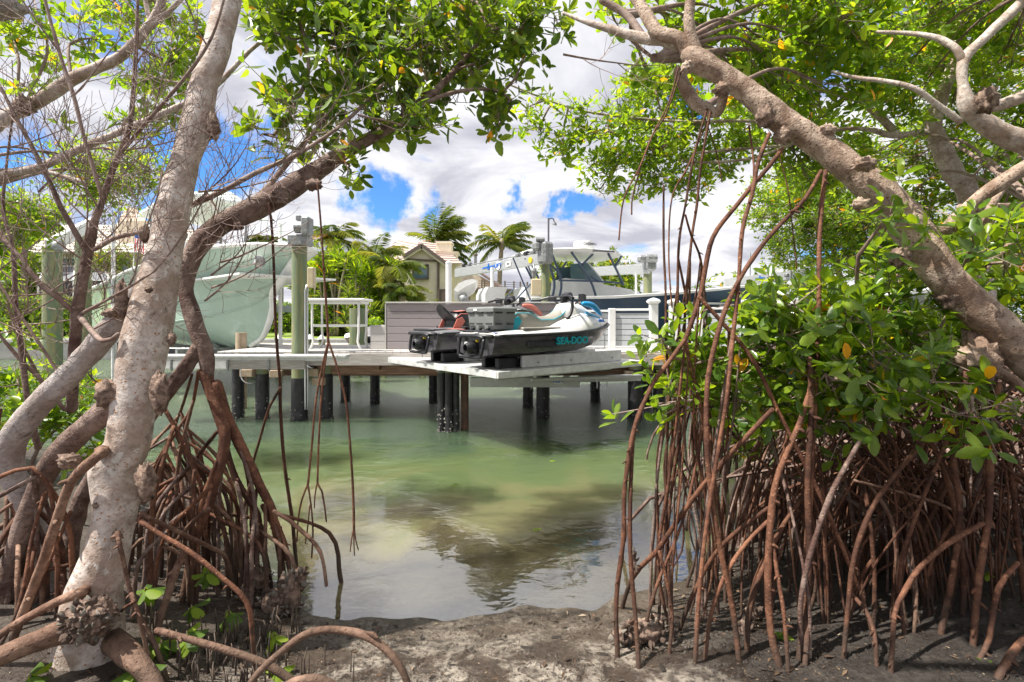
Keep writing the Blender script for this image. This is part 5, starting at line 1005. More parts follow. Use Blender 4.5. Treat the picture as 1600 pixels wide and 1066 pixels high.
# ---- C: dark limb rising to the right, crown over the water
C = thing('red_mangrove', 'dark brown forked mangrove whose limb leans right over the water', 'tree', P(310, 840, 3.6), 'mangrove trees')
Cp = limb(C, 'trunk', [(326, 600, 3.5, 18), (322, 560, 3.5, 27), (305, 505, 3.5, 30), (290, 450, 3.52, 30), (300, 402, 3.55, 33), (335, 358, 3.6, 39), (385, 332, 3.65, 37), (432, 308, 3.7, 39), (482, 276, 3.8, 33), (530, 244, 3.9, 23), (578, 216, 4.0, 19), (622, 190, 4.1, 17), (672, 150, 4.2, 13), (720, 100, 4.3, 9), (760, 50, 4.4, 6)], DARKB, 26, .10, 5, .035)
for i, (px, py, w, h) in enumerate(((436, 305, 20, 22), (490, 287, 16, 14), (372, 352, 10, 10))): knot(C, px, py+2, 3.58, w*.75, h*.6, m=DARKB, seed=50+i)
limb(C, 'prop_root', [(314, 540, 3.5, 26), (290, 575, 3.48, 26), (262, 612, 3.45, 26), (235, 650, 3.45, 26), (200, 690, 3.45, 27), (150, 740, 3.5, 30), (120, 800, 3.5, 30), (105, 900, 3.5, 30)], DARKB, 12, .1, 6, .04)
TC = [([(320, 580), (335, 625), (345, 655), (352, 680), (349, 705), (345, 728), (337, 750), (329, 784), (316, 815), (306, 845), (292, 900), (285, 940)], 3.5, 26, 13, ROOT), ([(338, 600), (352, 645), (374, 692), (397, 739), (409, 764), (426, 797), (430, 826), (440, 880), (446, 930)], 3.5, 24, 11, ROOT), ([(352, 700), (368, 747), (384, 774), (403, 805), (404, 830), (400, 880), (396, 925)], 3.5, 14, 11, ROOT),
      ([(258, 640), (281, 681), (308, 743), (316, 772), (312, 810), (300, 860), (290, 915)], 3.4, 9, 9, ROOT), ([(310, 580), (298, 640), (271, 681), (240, 731), (215, 790)], 3.3, 7, 7, ROOT), ([(300, 585), (283, 640), (262, 690), (238, 745)], 3.35, 6, 6, ROOT), ([(339, 675), (302, 722), (269, 764), (240, 805), (225, 850)], 3.45, 8, 7, ROOT),
      ([(410, 790), (440, 850), (455, 900), (460, 935)], 3.55, 9, 8, ROOT), ([(426, 800), (446, 850), (452, 890), (455, 940)], 3.5, 8, 7, ROOT), ([(404, 820), (385, 870), (375, 920)], 3.5, 8, 8, ROOT), ([(404, 828), (418, 880), (425, 930)], 3.5, 9, 9, ROOT), ([(329, 784), (350, 830), (362, 880), (372, 925)], 3.5, 8, 8, ROOT), ([(337, 750), (350, 800), (380, 860), (392, 920)], 3.6, 8, 8, ROOT), ([(313, 815), (330, 860), (345, 920)], 3.4, 8, 8, ROOT), ([(345, 728), (338, 790), (335, 870), (338, 915)], 3.7, 7, 7, ROOT),
      ([(330, 760), (290, 800), (262, 830), (245, 880), (240, 940)], 3.2, 9, 8, ROOT), ([(326, 795), (295, 822), (270, 860), (262, 920)], 3.1, 9, 9, ROOTP), ([(290, 860), (275, 890), (262, 930), (248, 975), (242, 1010)], 2.9, 16, 15, ROOTP)]
for pts, d0, w0, w1, m in TC: traced(C, pts, d0, w0, w1, m)
traced(C, [(428, 799), (450, 812), (467, 826), (485, 842), (500, 862), (507, 890), (510, 915)], 3.4, 8, 7, ROOTP, d1=3.15, foot=False)
rr = random.Random(5)
for k in range(115):
    hx = rr.uniform(40, 430); hy = rr.uniform(660, 820); d0 = rr.uniform(3.1, 4.3); fx = hx+rr.gauss(0, 55); d1 = d0+rr.uniform(-.5, .5); x1 = X(fx, d1); g_ = gz(x1, d1)
    a = P(hx, hy, d0); pool = TRACED[C.name]+TRACED[A.name]+list(Cp[:14])+list(Bp[:30]); cand = [p for p in rr.sample(pool, 60) if p.z > .45]
    a = min(cand, key=lambda p: (p-a).length).copy(); x1 = a.x+rr.gauss(0, .22); d1 = max(2.55, a.y+rr.uniform(-.35, .35)); g_ = gz(x1, d1); c = Vector((x1, d1, g_-.05)); m_ = a.lerp(c, .45)+Vector(((c.x-a.x)*.35, (c.y-a.y)*.35, .10)); q, r = path([a, m_, c.lerp(m_, .3)+Vector((0, 0, .0)), c], .07, [.011, .014, .015, .015]); mb = MB(); mb.tube(q, r, 6, True, bumps(.2, 9)); mb.build('prop_root', rr.choice((ROOT, ROOT, DARKB, ROOTP)), C, smooth=True)
# hanging roots
HG = [([(420, 318), (425, 360), (428, 420), (430, 490), (433, 545), (437, 588), (438, 610), (438, 640), (444, 722), (452, 780), (457, 815), (462, 870), (465, 905)], 3.5, 5, 8, None), ([(438, 606), (429, 622), (419, 642), (405, 690), (394, 730), (388, 775), (384, 830)], 3.5, 5, 5, None),
      ([(496, 285), (502, 360), (506, 420), (510, 480), (513, 534)], 3.5, 3.5, 5, 3.45), ([(513, 534), (505, 566), (498, 600), (492, 639), (487, 700), (481, 757)], 3.45, 4, 4.5, 3.4), ([(481, 757), (472, 780), (466, 810), (464, 846)], 3.4, 4, 3, 3.4), ([(481, 757), (486, 790), (489, 830), (487, 872)], 3.4, 4, 3, 3.4), ([(484, 790), (480, 830), (477, 850)], 3.4, 3, 2.5, 3.4),
      ([(512, 540), (507, 575), (502, 620), (498, 690), (496, 755)], 3.45, 4, 4, 3.4), ([(496, 755), (503, 768), (507, 790), (510, 815)], 3.4, 4, 3, 3.4), ([(495, 757), (492, 775), (491, 794)], 3.4, 3, 2.5, 3.4), ([(514, 536), (524, 565), (534, 600), (542, 639), (549, 722), (552, 780), (553, 825)], 3.45, 4, 5, 3.35), ([(553, 822), (549, 845), (547, 862)], 3.35, 3, 2, 3.35), ([(553, 822), (556, 845), (560, 860)], 3.35, 3, 2, 3.35), ([(553, 820), (553, 850), (554, 868)], 3.35, 3, 2, 3.35)]
for pts, d0, w0, w1, d1 in HG: traced(C, pts, d0, w0, w1, ROOT, d1=d1, foot=d1 is None, name='aerial_root', n=6, amp=.05)
CB = [(430, 20, 70, 40, 4.3, .4), (500, 50, 80, 55, 4.3, .5), (590, 50, 90, 60, 4.4, .5), (680, 60, 80, 60, 4.3, .5), (760, 35, 80, 45, 4.5, .5), (835, 50, 45, 35, 4.6, .4), (560, 130, 90, 50, 4.2, .5), (660, 135, 75, 45, 4.2, .4), (500, 180, 70, 40, 4.1, .4), (590, 190, 50, 35, 4.1, .3), (432, 215, 34, 26, 4.0, .3), (650, 190, 40, 22, 4.1, .3), (735, 110, 40, 30, 4.3, .3), (790, 160, 26, 30, 4.4, .3), (815, 100, 40, 26, 4.5, .3), (545, 262, 28, 18, 4.0, .2), (420, 160, 35, 30, 4.2, .3), (780, 195, 14, 16, 4.4, .15), (520, 0, 160, 40, 4.7, .5), (720, 0, 150, 30, 4.8, .5)]
mb_ = [q for q in Cp]+limb(C, 'branch', [(385, 332, 3.65, 20), (420, 290, 3.8, 10), (470, 230, 4.0, 9), (520, 170, 4.2, 8), (560, 90, 4.3, 6), (590, 20, 4.4, 5)], TWIG, 7)+limb(C, 'branch', [(430, 210, 4.0, 8), (480, 120, 4.2, 7), (470, 40, 4.3, 6), (440, -20, 4.3, 5)], TWIG, 7)+limb(C, 'branch', [(600, 205, 4.05, 10), (690, 150, 4.2, 7), (770, 140, 4.35, 5), (800, 160, 4.4, 4)], TWIG, 7)+limb(C, 'branch', [(300, 320, 3.4, 11), (345, 300, 3.45, 10), (400, 270, 3.5, 9), (470, 238, 3.6, 7), (540, 190, 3.8, 6), (600, 130, 3.9, 5)], TWIG, 7)
crown(C, CB, mb_, .117, LEAF, 1.7, 'n')
tw = MB(); rr = random.Random(11)
for i in range(0, len(Cp), 3):
    p = Cp[i]
    if 250 < 800+F*p.x/p.y < 700 and p.z > 2.1: bare(tw, p, Vector((rr.uniform(-.6, .9), rr.uniform(-.6, .1), rr.uniform(.2, 1))), rr.uniform(.3, .6), .006, 2, rr)
for px, py, dx in ((300, 320, .5), (310, 300, 1), (330, 430, .9), (330, 450, 1), (345, 410, .8), (320, 470, 1), (400, 270, .4), (470, 240, .3), (300, 400, .8), (560, 180, .2), (880, 85, 1)): bare(tw, P(px, py, 3.4), Vector((dx, rr.uniform(-.3, .2), rr.uniform(-.1, .6))), rr.uniform(.45, .8), .008, 2, rr, .5)
tag(tw.build('bare_twigs', TWIG, C), kind='stuff')
# ---- upper-left tree with pale branches
D = thing('red_mangrove', 'mangrove with pale horizontal branches reaching in from the upper left', 'tree', P(-250, 900, 4.8), 'mangrove trees')
Dp = limb(D, 'trunk', [(-420, 950, 5.0, 60), (-360, 600, 5.0, 55), (-280, 380, 4.9, 45)], PALE, 14)
for b in ([(-280, 380, 4.9, 40), (-100, 260, 4.7, 32), (0, 190, 4.5, 30), (60, 158, 4.4, 27), (120, 120, 4.35, 23), (185, 90, 4.3, 20), (225, 50, 4.3, 17), (250, 10, 4.3, 14), (262, -40, 4.3, 12)], [(-280, 400, 4.9, 30), (-100, 330, 4.8, 20), (0, 275, 4.6, 16), (60, 262, 4.5, 16), (120, 235, 4.4, 15), (190, 205, 4.3, 13), (260, 175, 4.2, 11), (330, 140, 4.2, 9), (390, 80, 4.2, 7), (430, 50, 4.3, 5)], [(-200, 380, 4.8, 16), (0, 285, 4.7, 12), (60, 268, 4.7, 10), (130, 285, 4.7, 8)], [(225, 50, 4.3, 10), (262, 20, 4.3, 9), (300, -20, 4.3, 8)], [(235, 40, 4.3, 9), (228, 5, 4.3, 8), (222, -30, 4.3, 7)]):
    Dp += limb(D, 'branch', b, PALE, 12, .12, 6, .05)
knot(D, 38, 165, 4.3, 15, 13, seed=61); knot(D, 0, 10, 3.8, 30, 16, m=GREYB, seed=62)
DBL = [(60, 25, 55, 40, 4.8, .4), (20, 60, 35, 30, 4.6, .3), (140, 60, 40, 30, 4.8, .4), (200, 15, 60, 30, 4.8, .4), (225, 80, 60, 45, 4.6, .4), (280, 40, 50, 45, 4.8, .4), (280, 110, 40, 45, 4.7, .4), (255, 160, 35, 35, 4.6, .3), (30, 130, 42, 18, 4.4, .3), (235, 195, 26, 16, 4.6, .2), (160, 20, 30, 30, 5, .3)]
crown(D, DBL, Dp, .11, LEAFB, 1.25, 'm', 300)
crown(D, [(150, 265, 70, 30, 6.4, .4), (190, 290, 60, 22, 6.4, .3), (110, 250, 40, 25, 6.4, .3), (235, 265, 30, 40, 6.4, .3), (150, 305, 60, 16, 6.6, .3)], Dp, .085, LEAFB, 1.3, 'm', 0)
crown(D, [(40, 320, 45, 22, 7.4, .4), (20, 350, 40, 40, 7.4, .4), (60, 345, 30, 24, 7.4, .4), (-60, 340, 60, 40, 7.4, .4)], Dp, .10, LEAFB, 1.6, 'm', 0)
# ---- bare red-brown stems on the left
E_ = thing('bare_shrub', 'leafless red brown branching stems at the far left', 'shrub', P(110, 620, 3.0), 'leafless stems')
ST = [[(112, 640, 3.2, 20), (115, 560, 3.1, 20), (122, 480, 3.0, 22), (135, 410, 3.0, 19), (140, 385, 2.98, 20), (146, 352, 2.95, 15), (160, 312, 2.95, 13), (180, 255, 2.95, 12), (202, 200, 2.95, 10), (210, 120, 2.95, 8), (214, 40, 2.95, 7), (216, -30, 2.95, 6)], [(138, 400, 2.98, 11), (110, 350, 2.95, 11), (95, 325, 2.93, 10), (80, 290, 2.92, 9), (45, 220, 2.9, 8), (20, 175, 2.9, 7), (0, 135, 2.9, 6), (-30, 90, 2.9, 5)], [(160, 310, 2.9, 8), (148, 270, 2.9, 8), (130, 210, 2.9, 8), (115, 150, 2.9, 7), (92, 80, 2.9, 7), (70, 0, 2.9, 6), (60, -40, 2.9, 5)],
      [(118, 490, 3, 11), (95, 470, 2.95, 9), (60, 440, 2.9, 9), (30, 400, 2.9, 8), (0, 370, 2.9, 7), (-30, 330, 2.9, 6)], [(125, 495, 3, 11), (160, 533, 2.72, 9), (185, 522, 2.68, 8)], [(148, 390, 2.95, 10), (180, 372, 2.8, 9), (225, 362, 2.76, 9)], [(128, 490, 3, 8), (165, 470, 2.8, 6), (200, 450, 2.7, 5), (240, 425, 2.66, 4)], [(180, 250, 2.95, 8), (230, 190, 2.9, 7), (290, 120, 2.8, 6), (330, 60, 2.8, 5), (350, 0, 2.8, 4)], [(60, 700, 3.3, 13), (45, 640, 3.2, 12), (35, 560, 3.2, 11), (25, 480, 3.2, 10), (20, 390, 3.2, 8), (5, 330, 3.2, 7), (10, 260, 3.2, 5), (20, 180, 3.2, 4)], [(100, 640, 3.4, 8), (70, 600, 3.3, 8), (30, 560, 3.2, 7), (-20, 500, 3.1, 6)], [(-10, 430, 3.0, 6), (30, 490, 3, 6), (70, 550, 3, 6), (112, 615, 3, 6)]]
Ep = []
for i, b in enumerate(ST): Ep += limb(E_, 'stem', b, DARKB if i in (0, 1, 8) else TWIG, 9, .12, 8, .05)
tw = MB(); rr = random.Random(3)
for i in range(0, len(Ep), 5):
    p = Ep[i]
    if p.z > 1.8: bare(tw, p, Vector((rr.choice((-1, 1))*rr.uniform(.3, 1), rr.uniform(-.5, .3), rr.uniform(-.1, .9))), rr.uniform(.35, .85), .0055, 2 if rr.random() < .6 else 3, rr, .4)
for px, py, dx in ((60, 300, .6), (150, 540, .8), (20, 500, 1), (180, 620, -.7), (60, 620, .5)): bare(tw, P(px, py, 3.1), Vector((dx, 0, .5)), .55, .007, 2, rr)
tag(tw.build('twigs', TWIG, E_), kind='stuff')
# ---- bright bush low left
G = thing('mangrove_bush', 'sunlit yellow green mangrove bush low at the left edge behind the trunks', 'bush', P(40, 760, 5.6)); gp = [P(x_, y_, 5.6) for x_, y_ in ((40, 760), (60, 700), (100, 660), (10, 680), (-80, 650))]
mb = MB(); q, r = path(gp[:3], .1, [.03, .02, .015]); mb.tube(q, r, 6); mb.build('stem', TWIG, G, smooth=True)
crown(G, [(30, 600, 50, 40, 5.6, .4), (90, 610, 45, 30, 5.6, .4), (60, 660, 80, 40, 5.4, .4), (120, 650, 40, 50, 5.6, .4), (-50, 640, 80, 90, 5.6, .5), (150, 700, 30, 30, 5.6, .3), (20, 510, 22, 20, 4.6, .2), (8, 455, 16, 30, 4.5, .2)], gp, .115, LEAFB, 1.5, 'm', 250)
# ================= RIGHT SIDE
R1 = thing('red_mangrove', 'thick tan mangrove trunk slanting down to the right edge', 'tree', P(1680, 760, 3.1), 'mangrove trees')
R1p = limb(R1, 'trunk', [(1760, 900, 2.9, 95), (1680, 640, 2.9, 87), (1610, 560, 2.92, 79), (1555, 508, 2.95, 73), (1505, 462, 2.98, 70), (1462, 415, 3.0, 68), (1425, 362, 3.05, 65), (1384, 311, 3.1, 63), (1330, 265, 3.15, 52), (1276, 223, 3.2, 47), (1222, 188, 3.25, 44), (1171, 146, 3.3, 38), (1130, 118, 3.35, 36), (1094, 98, 3.4, 40), (1075, 84, 3.42, 28)], TANB, 36, .09, 5, .022)
for i, (px, py, w, h) in enumerate(((1195, 183, 14, 15), (1128, 140, 13, 10), (1350, 257, 17, 10), (1222, 212, 12, 12), (1405, 402, 15, 14), (1486, 462, 20, 19), (1345, 320, 12, 10), (1074, 105, 9, 10), (1530, 560, 30, 40), (1290, 205, 14, 9))): knot(R1, px, py, 2.98+.0 if px > 1300 else 3.15, w, h, m=TANB if i not in (4, 0, 5) else KNOB, seed=70+i, lum=.5)
for b, m in (([(1085, 92, 3.42, 30), (1060, 60, 3.45, 24), (1030, 52, 3.5, 22), (1008, 20, 3.6, 20), (985, -20, 3.7, 19), (960, -70, 3.8, 17)], TANB), ([(1094, 98, 3.4, 28), (1080, 60, 3.4, 20), (1076, 20, 3.4, 17), (1085, -30, 3.4, 16)], TANB), ([(1060, 68, 3.5, 24), (1035, 60, 3.6, 24), (1006, 60, 3.7, 18), (962, 48, 3.8, 14), (915, 34, 3.9, 8), (880, 20, 4.0, 4)], PALE), ([(975, 50, 3.8, 8), (1000, 75, 3.8, 6), (1020, 90, 3.8, 5)], TWIG), ([(1060, 110, 3.6, 18), (1072, 140, 3.6, 20), (1090, 165, 3.6, 20), (1121, 176, 3.5, 17), (1130, 150, 3.4, 18)], TANB), ([(940, 0, 3.9, 12), (980, 25, 3.85, 12), (1006, 60, 3.75, 12)], TWIG)):
    R1p += limb(R1, 'branch', b, m, 12, .1, 6, .04)
RR = [([(1222, 233), (1200, 262), (1178, 287), (1150, 322), (1121, 358), (1109, 385), (1102, 420), (1095, 458), (1082, 500), (1071, 530)], 3.15, 9, 9, 3.0), ([(1071, 530), (1048, 562), (1022, 596), (1003, 638), (989, 678), (976, 764), (974, 841), (963, 936), (965, 1027)], 3.0, 8, 9, None), ([(1005, 630), (991, 670), (985, 772), (985, 867), (993, 967), (998, 1044)], 3.0, 7, 9, None),
      ([(1071, 530), (1076, 560), (1086, 600), (1095, 638), (1104, 700), (1115, 790), (1118, 880), (1122, 960)], 3.0, 8, 7, None), ([(1092, 464), (1130, 506), (1175, 560), (1214, 638), (1240, 690), (1275, 760), (1310, 840), (1345, 930), (1362, 985)], 3.0, 8, 9, None), ([(1202, 209), (1185, 253), (1175, 304), (1160, 360), (1154, 440), (1147, 510), (1142, 560), (1133, 638), (1110, 780), (1095, 900), (1086, 1036)], 3.1, 8, 8, None),
      ([(1283, 267), (1265, 300), (1249, 321), (1220, 350), (1190, 385), (1157, 434), (1130, 494), (1109, 575), (1104, 638), (1106, 720), (1120, 830), (1144, 945), (1155, 1031)], 3.1, 8, 11, None), ([(1290, 267), (1281, 358), (1279, 500), (1270, 700), (1264, 830), (1262, 960), (1258, 1040)], 3.15, 9, 10, None), ([(1037, 290), (1037, 380), (1040, 455), (1041, 530), (1045, 620), (1040, 760), (1045, 880), (1047, 990)], 3.4, 4, 6, None),
      ([(1105, 170), (1085, 240), (1071, 320), (1061, 380), (1059, 470), (1062, 560), (1050, 700), (1035, 860), (1030, 960)], 3.5, 4, 6, None), ([(1110, 175), (1095, 260), (1089, 320), (1080, 380), (1070, 500), (1067, 638), (1050, 760), (1040, 880), (1042, 950)], 3.45, 5, 6, None), ([(1071, 336), (1080, 368), (1092, 395), (1098, 430), (1104, 500), (1112, 580), (1118, 640), (1130, 760), (1120, 900)], 3.3, 4, 6, None),
      ([(1060, 105), (1045, 160), (1020, 210), (1000, 260), (975, 310), (967, 375)], 3.4, 3, 3, 3.3), ([(1065, 110), (1040, 180), (1015, 220), (990, 300), (987, 335)], 3.5, 3, 3, 3.4), ([(1170, 195), (1178, 260), (1175, 304)], 3.2, 4, 4, 3.1), ([(1215, 235), (1230, 290), (1237, 345), (1245, 420)], 3.5, 2.5, 2.5, 3.5), ([(1105, 190), (1075, 260), (1050, 310), (1045, 400), (1050, 480)], 3.6, 3, 3, 3.5), ([(1100, 180), (1120, 240), (1128, 285)], 3.6, 2.5, 2, 3.6),
      ([(1207, 640), (1127, 725), (1075, 790), (1028, 859), (1002, 885), (985, 910), (972, 950)], 2.75, 10, 8, None), ([(1200, 794), (1144, 837), (1110, 876), (1080, 936), (1062, 984)], 2.8, 8, 8, None), ([(1268, 600), (1252, 655), (1235, 695), (1213, 751), (1204, 816), (1200, 902), (1205, 988), (1218, 1040)], 2.85, 10, 15, None), ([(1200, 815), (1165, 850), (1130, 905), (1110, 965), (1102, 1030)], 2.75, 8, 8, None), ([(1205, 830), (1215, 900), (1225, 960), (1232, 1050)], 2.7, 7, 9, None), ([(1536, 818), (1480, 850), (1435, 890), (1410, 930), (1398, 960), (1392, 1050)], 2.75, 12, 10, None), ([(1030, 862), (1040, 900), (1050, 960), (1046, 1020)], 2.8, 6, 7, None),
      ([(1440, 695), (1400, 740), (1360, 800), (1335, 870), (1325, 950), (1318, 1030)], 2.8, 10, 10, None), ([(1332, 930), (1350, 950), (1365, 985), (1370, 1040)], 2.75, 9, 9, None), ([(1560, 600), (1548, 700), (1545, 800), (1530, 900), (1520, 1010)], 2.9, 14, 15, None), ([(1590, 880), (1560, 920), (1545, 1000), (1530, 1030)], 2.7, 12, 12, None), ([(1640, 980), (1600, 1000), (1575, 1030), (1560, 1060)], 2.55, 16, 18, None),
      ([(1510, 580), (1500, 640), (1490, 720), (1500, 800), (1488, 900), (1470, 990)], 2.95, 14, 13, None), ([(1550, 590), (1556, 660), (1580, 740), (1590, 840), (1600, 940)], 2.95, 12, 12, None), ([(1265, 560), (1268, 640), (1262, 760), (1265, 860), (1258, 960), (1250, 1030)], 2.85, 10, 16, None)]
for pts, d0, w0, w1, d1 in RR: traced(R1, pts, d0, w0, w1, ROOT, d1=d1, foot=d1 is None, name='prop_root' if d1 is None else 'aerial_root', n=9)
R1B = [(1230, 215, 60, 40, 6.6, .5), (1310, 225, 60, 40, 6.6, .5), (1260, 270, 60, 40, 7.0, .5), (1390, 90, 60, 50, 6.2, .5), (1200, 110, 70, 60, 6.2, .5), (1280, 10, 80, 40, 6.2, .5), (1090, 100, 50, 40, 6.0, .5), (960, 30, 30, 24, 4.6, .3), (1010, 110, 20, 20, 4.6, .3), (1040, 20, 50, 35, 4.8, .4), (1110, 50, 60, 40, 4.7, .4), (1190, 60, 70, 50, 4.7, .5), (1270, 70, 70, 60, 4.9, .5), (1340, 60, 60, 60, 5.0, .5), (1160, 130, 60, 35, 5.0, .4), (1240, 140, 60, 45, 5.2, .4), (1310, 150, 60, 45, 5.2, .4), (1150, 0, 120, 30, 4.9, .5), (1320, 0, 140, 40, 5.0, .5)]
crown(R1, R1B, R1p, .112, LEAFB, 1.4, 'n', 300)
R2 = thing('red_mangrove', 'mangrove whose leafy crown spreads left over the gap of sky', 'tree', P(1400, 860, 6.2), 'mangrove trees')
R2p = limb(R2, 'trunk', [(1560, 900, 6.4, 46), (1540, 520, 6.3, 42), (1516, 318, 6.2, 42), (1492, 272, 6.1, 36), (1465, 218, 6.0, 33), (1458, 190, 5.95, 30), (1470, 150, 5.9, 27), (1486, 110, 5.9, 22), (1500, 50, 5.9, 18), (1510, -30, 5.9, 15)], PALE, 16, .1, 4, .06)
for b in ([(1460, 206, 6.0, 16), (1445, 206, 6.0, 15), (1398, 212, 6.0, 12), (1354, 202, 6.0, 9), (1303, 204, 6.0, 7), (1240, 225, 6.1, 5), (1130, 235, 6.1, 5), (1080, 240, 6.2, 4)], [(1400, 208, 6.0, 14), (1384, 192, 6.0, 14), (1357, 169, 6.0, 11), (1323, 149, 6.1, 9), (1270, 140, 6.2, 6)], [(1240, 225, 6.1, 5), (1160, 250, 6.1, 5), (1060, 250, 6.1, 4), (980, 215, 6.0, 3)], [(1300, 205, 6, 6), (1180, 190, 6, 6), (1060, 190, 6, 5), (950, 180, 5.9, 4), (880, 165, 5.8, 3), (790, 130, 5.7, 3)]):
    R2p += limb(R2, 'branch', b, PALE, 10, .1, 5, .06)
R2B = [(845, 195, 30, 18, 5.6, .25), (880, 225, 30, 24, 5.7, .3), (905, 190, 34, 28, 5.8, .3), (950, 195, 40, 30, 5.9, .4), (960, 250, 45, 30, 6.0, .4), (1000, 180, 45, 35, 6.2, .4), (1020, 235, 55, 40, 6.2, .5), (1070, 275, 45, 28, 6.3, .4), (1080, 200, 55, 45, 6.4, .5), (1000, 285, 40, 20, 6.2, .4), (945, 285, 22, 16, 6.1, .3), (1130, 240, 50, 40, 6.6, .4), (1060, 140, 60, 30, 6.6, .4), (1180, 190, 55, 45, 6.8, .5), (1015, 130, 50, 26, 6.4, .4), (830, 165, 20, 12, 5.6, .2)]
crown(R2, R2B, R2p, .10, LEAFB, 1.8, 'm', 300)
R3 = thing('red_mangrove', 'smooth pale mangrove with an open knot hole in the upper right corner', 'tree', P(1720, 900, 4.0), 'mangrove trees')
R3p = limb(R3, 'trunk', [(1900, 950, 4.3, 60), (1800, 500, 4.2, 56), (1700, 290, 4.1, 51), (1620, 232, 4.0, 48), (1570, 212, 4.0, 44), (1535, 190, 4.0, 37), (1512, 165, 4.0, 32), (1505, 135, 4.0, 20), (1503, 105, 4.0, 19), (1512, 84, 4.0, 20), (1532, 66, 4.0, 20), (1552, 46, 4.0, 20), (1580, 20, 4.0, 22), (1620, -20, 4.0, 22)], PALE, 22, .09, 5, .035)
for b in ([(1505, 98, 4.0, 16), (1495, 78, 4.0, 15), (1475, 64, 4.05, 14), (1452, 56, 4.1, 11), (1415, 52, 4.2, 8), (1370, 50, 4.3, 5)], [(1530, 168, 4.0, 26), (1560, 165, 4.0, 27), (1600, 150, 3.95, 26), (1660, 120, 3.9, 25)], [(1500, 190, 4.0, 14), (1480, 175, 4.0, 12), (1459, 160, 4.0, 12), (1428, 138, 4.0, 10), (1384, 127, 4.1, 8), (1340, 122, 4.2, 7), (1300, 112, 4.3, 5)]): R3p += limb(R3, 'branch', b, PALE, 12, .1, 6, .04)
knot(R3, 1541, 158, 3.84, 15, 19, m=KNOB, seed=90, lum=.6)
R3B = [(1460, 100, 70, 60, 7.0, .6), (1540, 130, 70, 60, 7.0, .6), (1480, 190, 70, 50, 7.4, .6), (1580, 30, 80, 50, 6.6, .6), (1440, 30, 70, 50, 7.0, .6), (1420, 40, 60, 50, 5.2, .5), (1500, 50, 60, 50, 5.4, .5), (1570, 80, 60, 60, 5.4, .5), (1400, 120, 60, 45, 5.6, .5), (1560, 10, 90, 35, 5.2, .5), (1440, 0, 100, 30, 5.3, .5), (1590, 190, 60, 50, 5.8, .5), (1420, 160, 50, 40, 5.8, .5), (1700, 100, 80, 120, 5.5, .6)]
crown(R3, R3B, R3p, .105, LEAFB, 1.4, 'm', 300)
R4 = thing('red_mangrove', 'tangled mangrove with slender pale limbs at the right edge below the knot hole', 'tree', P(1640, 800, 3.6), 'mangrove trees'); R4p = []
for b in ([(1700, 220, 3.6, 36), (1610, 258, 3.6, 34), (1555, 292, 3.6, 30), (1512, 325, 3.65, 28), (1478, 360, 3.7, 24)], [(1620, 320, 4.2, 18), (1560, 325, 4.2, 20), (1500, 325, 4.1, 16)], [(1570, 290, 3.7, 16), (1545, 330, 3.7, 14), (1530, 380, 3.7, 12), (1500, 430, 3.7, 10)], [(1640, 340, 3.8, 14), (1590, 370, 3.8, 10), (1540, 420, 3.8, 9)], [(1640, 640, 3.5, 28), (1590, 600, 3.5, 24), (1520, 560, 3.5, 18), (1460, 535, 3.5, 14)]): R4p += limb(R4, 'branch', b, TANB, 12, .1, 6, .04)
crown(R4, [(1560, 250, 70, 45, 7.0, .6), (1430, 250, 80, 50, 7.4, .6), (1500, 300, 80, 40, 7.4, .6), (1350, 250, 50, 50, 7.6, .6), (1600, 320, 60, 50, 7.0, .5), (1400, 330, 80, 40, 7.6, .6), (1560, 380, 70, 40, 6.6, .5), (1700, 300, 90, 120, 6.5, .8)], R4p, .105, LEAFB, 1.4, 'm', 200)
R5 = thing('red_mangrove', 'small leaved mangrove crown further back behind the tall vertical root', 'tree', P(1320, 560, 12), 'mangrove trees'); R5p = limb(R5, 'trunk', [(1330, 640, 12, 14), (1320, 480, 12, 12), (1300, 380, 12, 9), (1280, 300, 12, 7)], TANB, 10)+limb(R5, 'branch', [(1300, 380, 12, 6), (1250, 340, 12, 5), (1200, 320, 12, 3)], TANB, 8)
crown(R5, [(1290, 290, 70, 40, 11, 1), (1240, 300, 50, 40, 11, 1), (1200, 330, 36, 30, 11, .8), (1270, 350, 70, 40, 11, 1), (1340, 340, 70, 60, 11, 1), (1300, 405, 60, 30, 11, .8), (1215, 380, 25, 20, 11, .6), (1380, 400, 60, 50, 11, .8), (1185, 300, 14, 14, 11, .4), (1230, 405, 24, 12, 11, .4), (1450, 380, 80, 50, 11, .8)], R5p, .10, LEAFB, 2.0, 'f', 0)
rr = random.Random(91)
for k in range(44):
    px = rr.uniform(1035, 1150); d = rr.uniform(3.05, 3.9); a = P(px, rr.uniform(400, 640), d); a = min([p for p in rr.sample(TRACED[R1.name], 120) if p.z > 1.2 and 1030 < 800+F*p.x/p.y < 1170], key=lambda p: (p-a).length).copy(); d = max(2.9, a.y+rr.uniform(-.1, .5)); px = 800+F*a.x/a.y; fx = X(px+rr.gauss(-12, 34), d); fy = d+rr.uniform(-.3, .3); hang = rr.random() < .45
    c = Vector((fx, fy, rr.uniform(.15, .9) if hang else gz(fx, fy)-.05)); m1 = a.lerp(c, .4)+Vector((rr.gauss(0, .05), 0, 0)); m2 = a.lerp(c, .75)+Vector((rr.gauss(0, .05), 0, 0)); w_ = rr.uniform(.006, .012)
    q, r = path([a, m1, m2, c], .08, [w_*.7, w_*.9, w_, w_*(.4 if hang else 1.1)]); mb = MB(); mb.tube(q, r, 6, True, bumps(.18, 9, k)); mb.build('aerial_root' if hang else 'prop_root', rr.choice((ROOT, ROOT, DARKB)), R1, smooth=True)
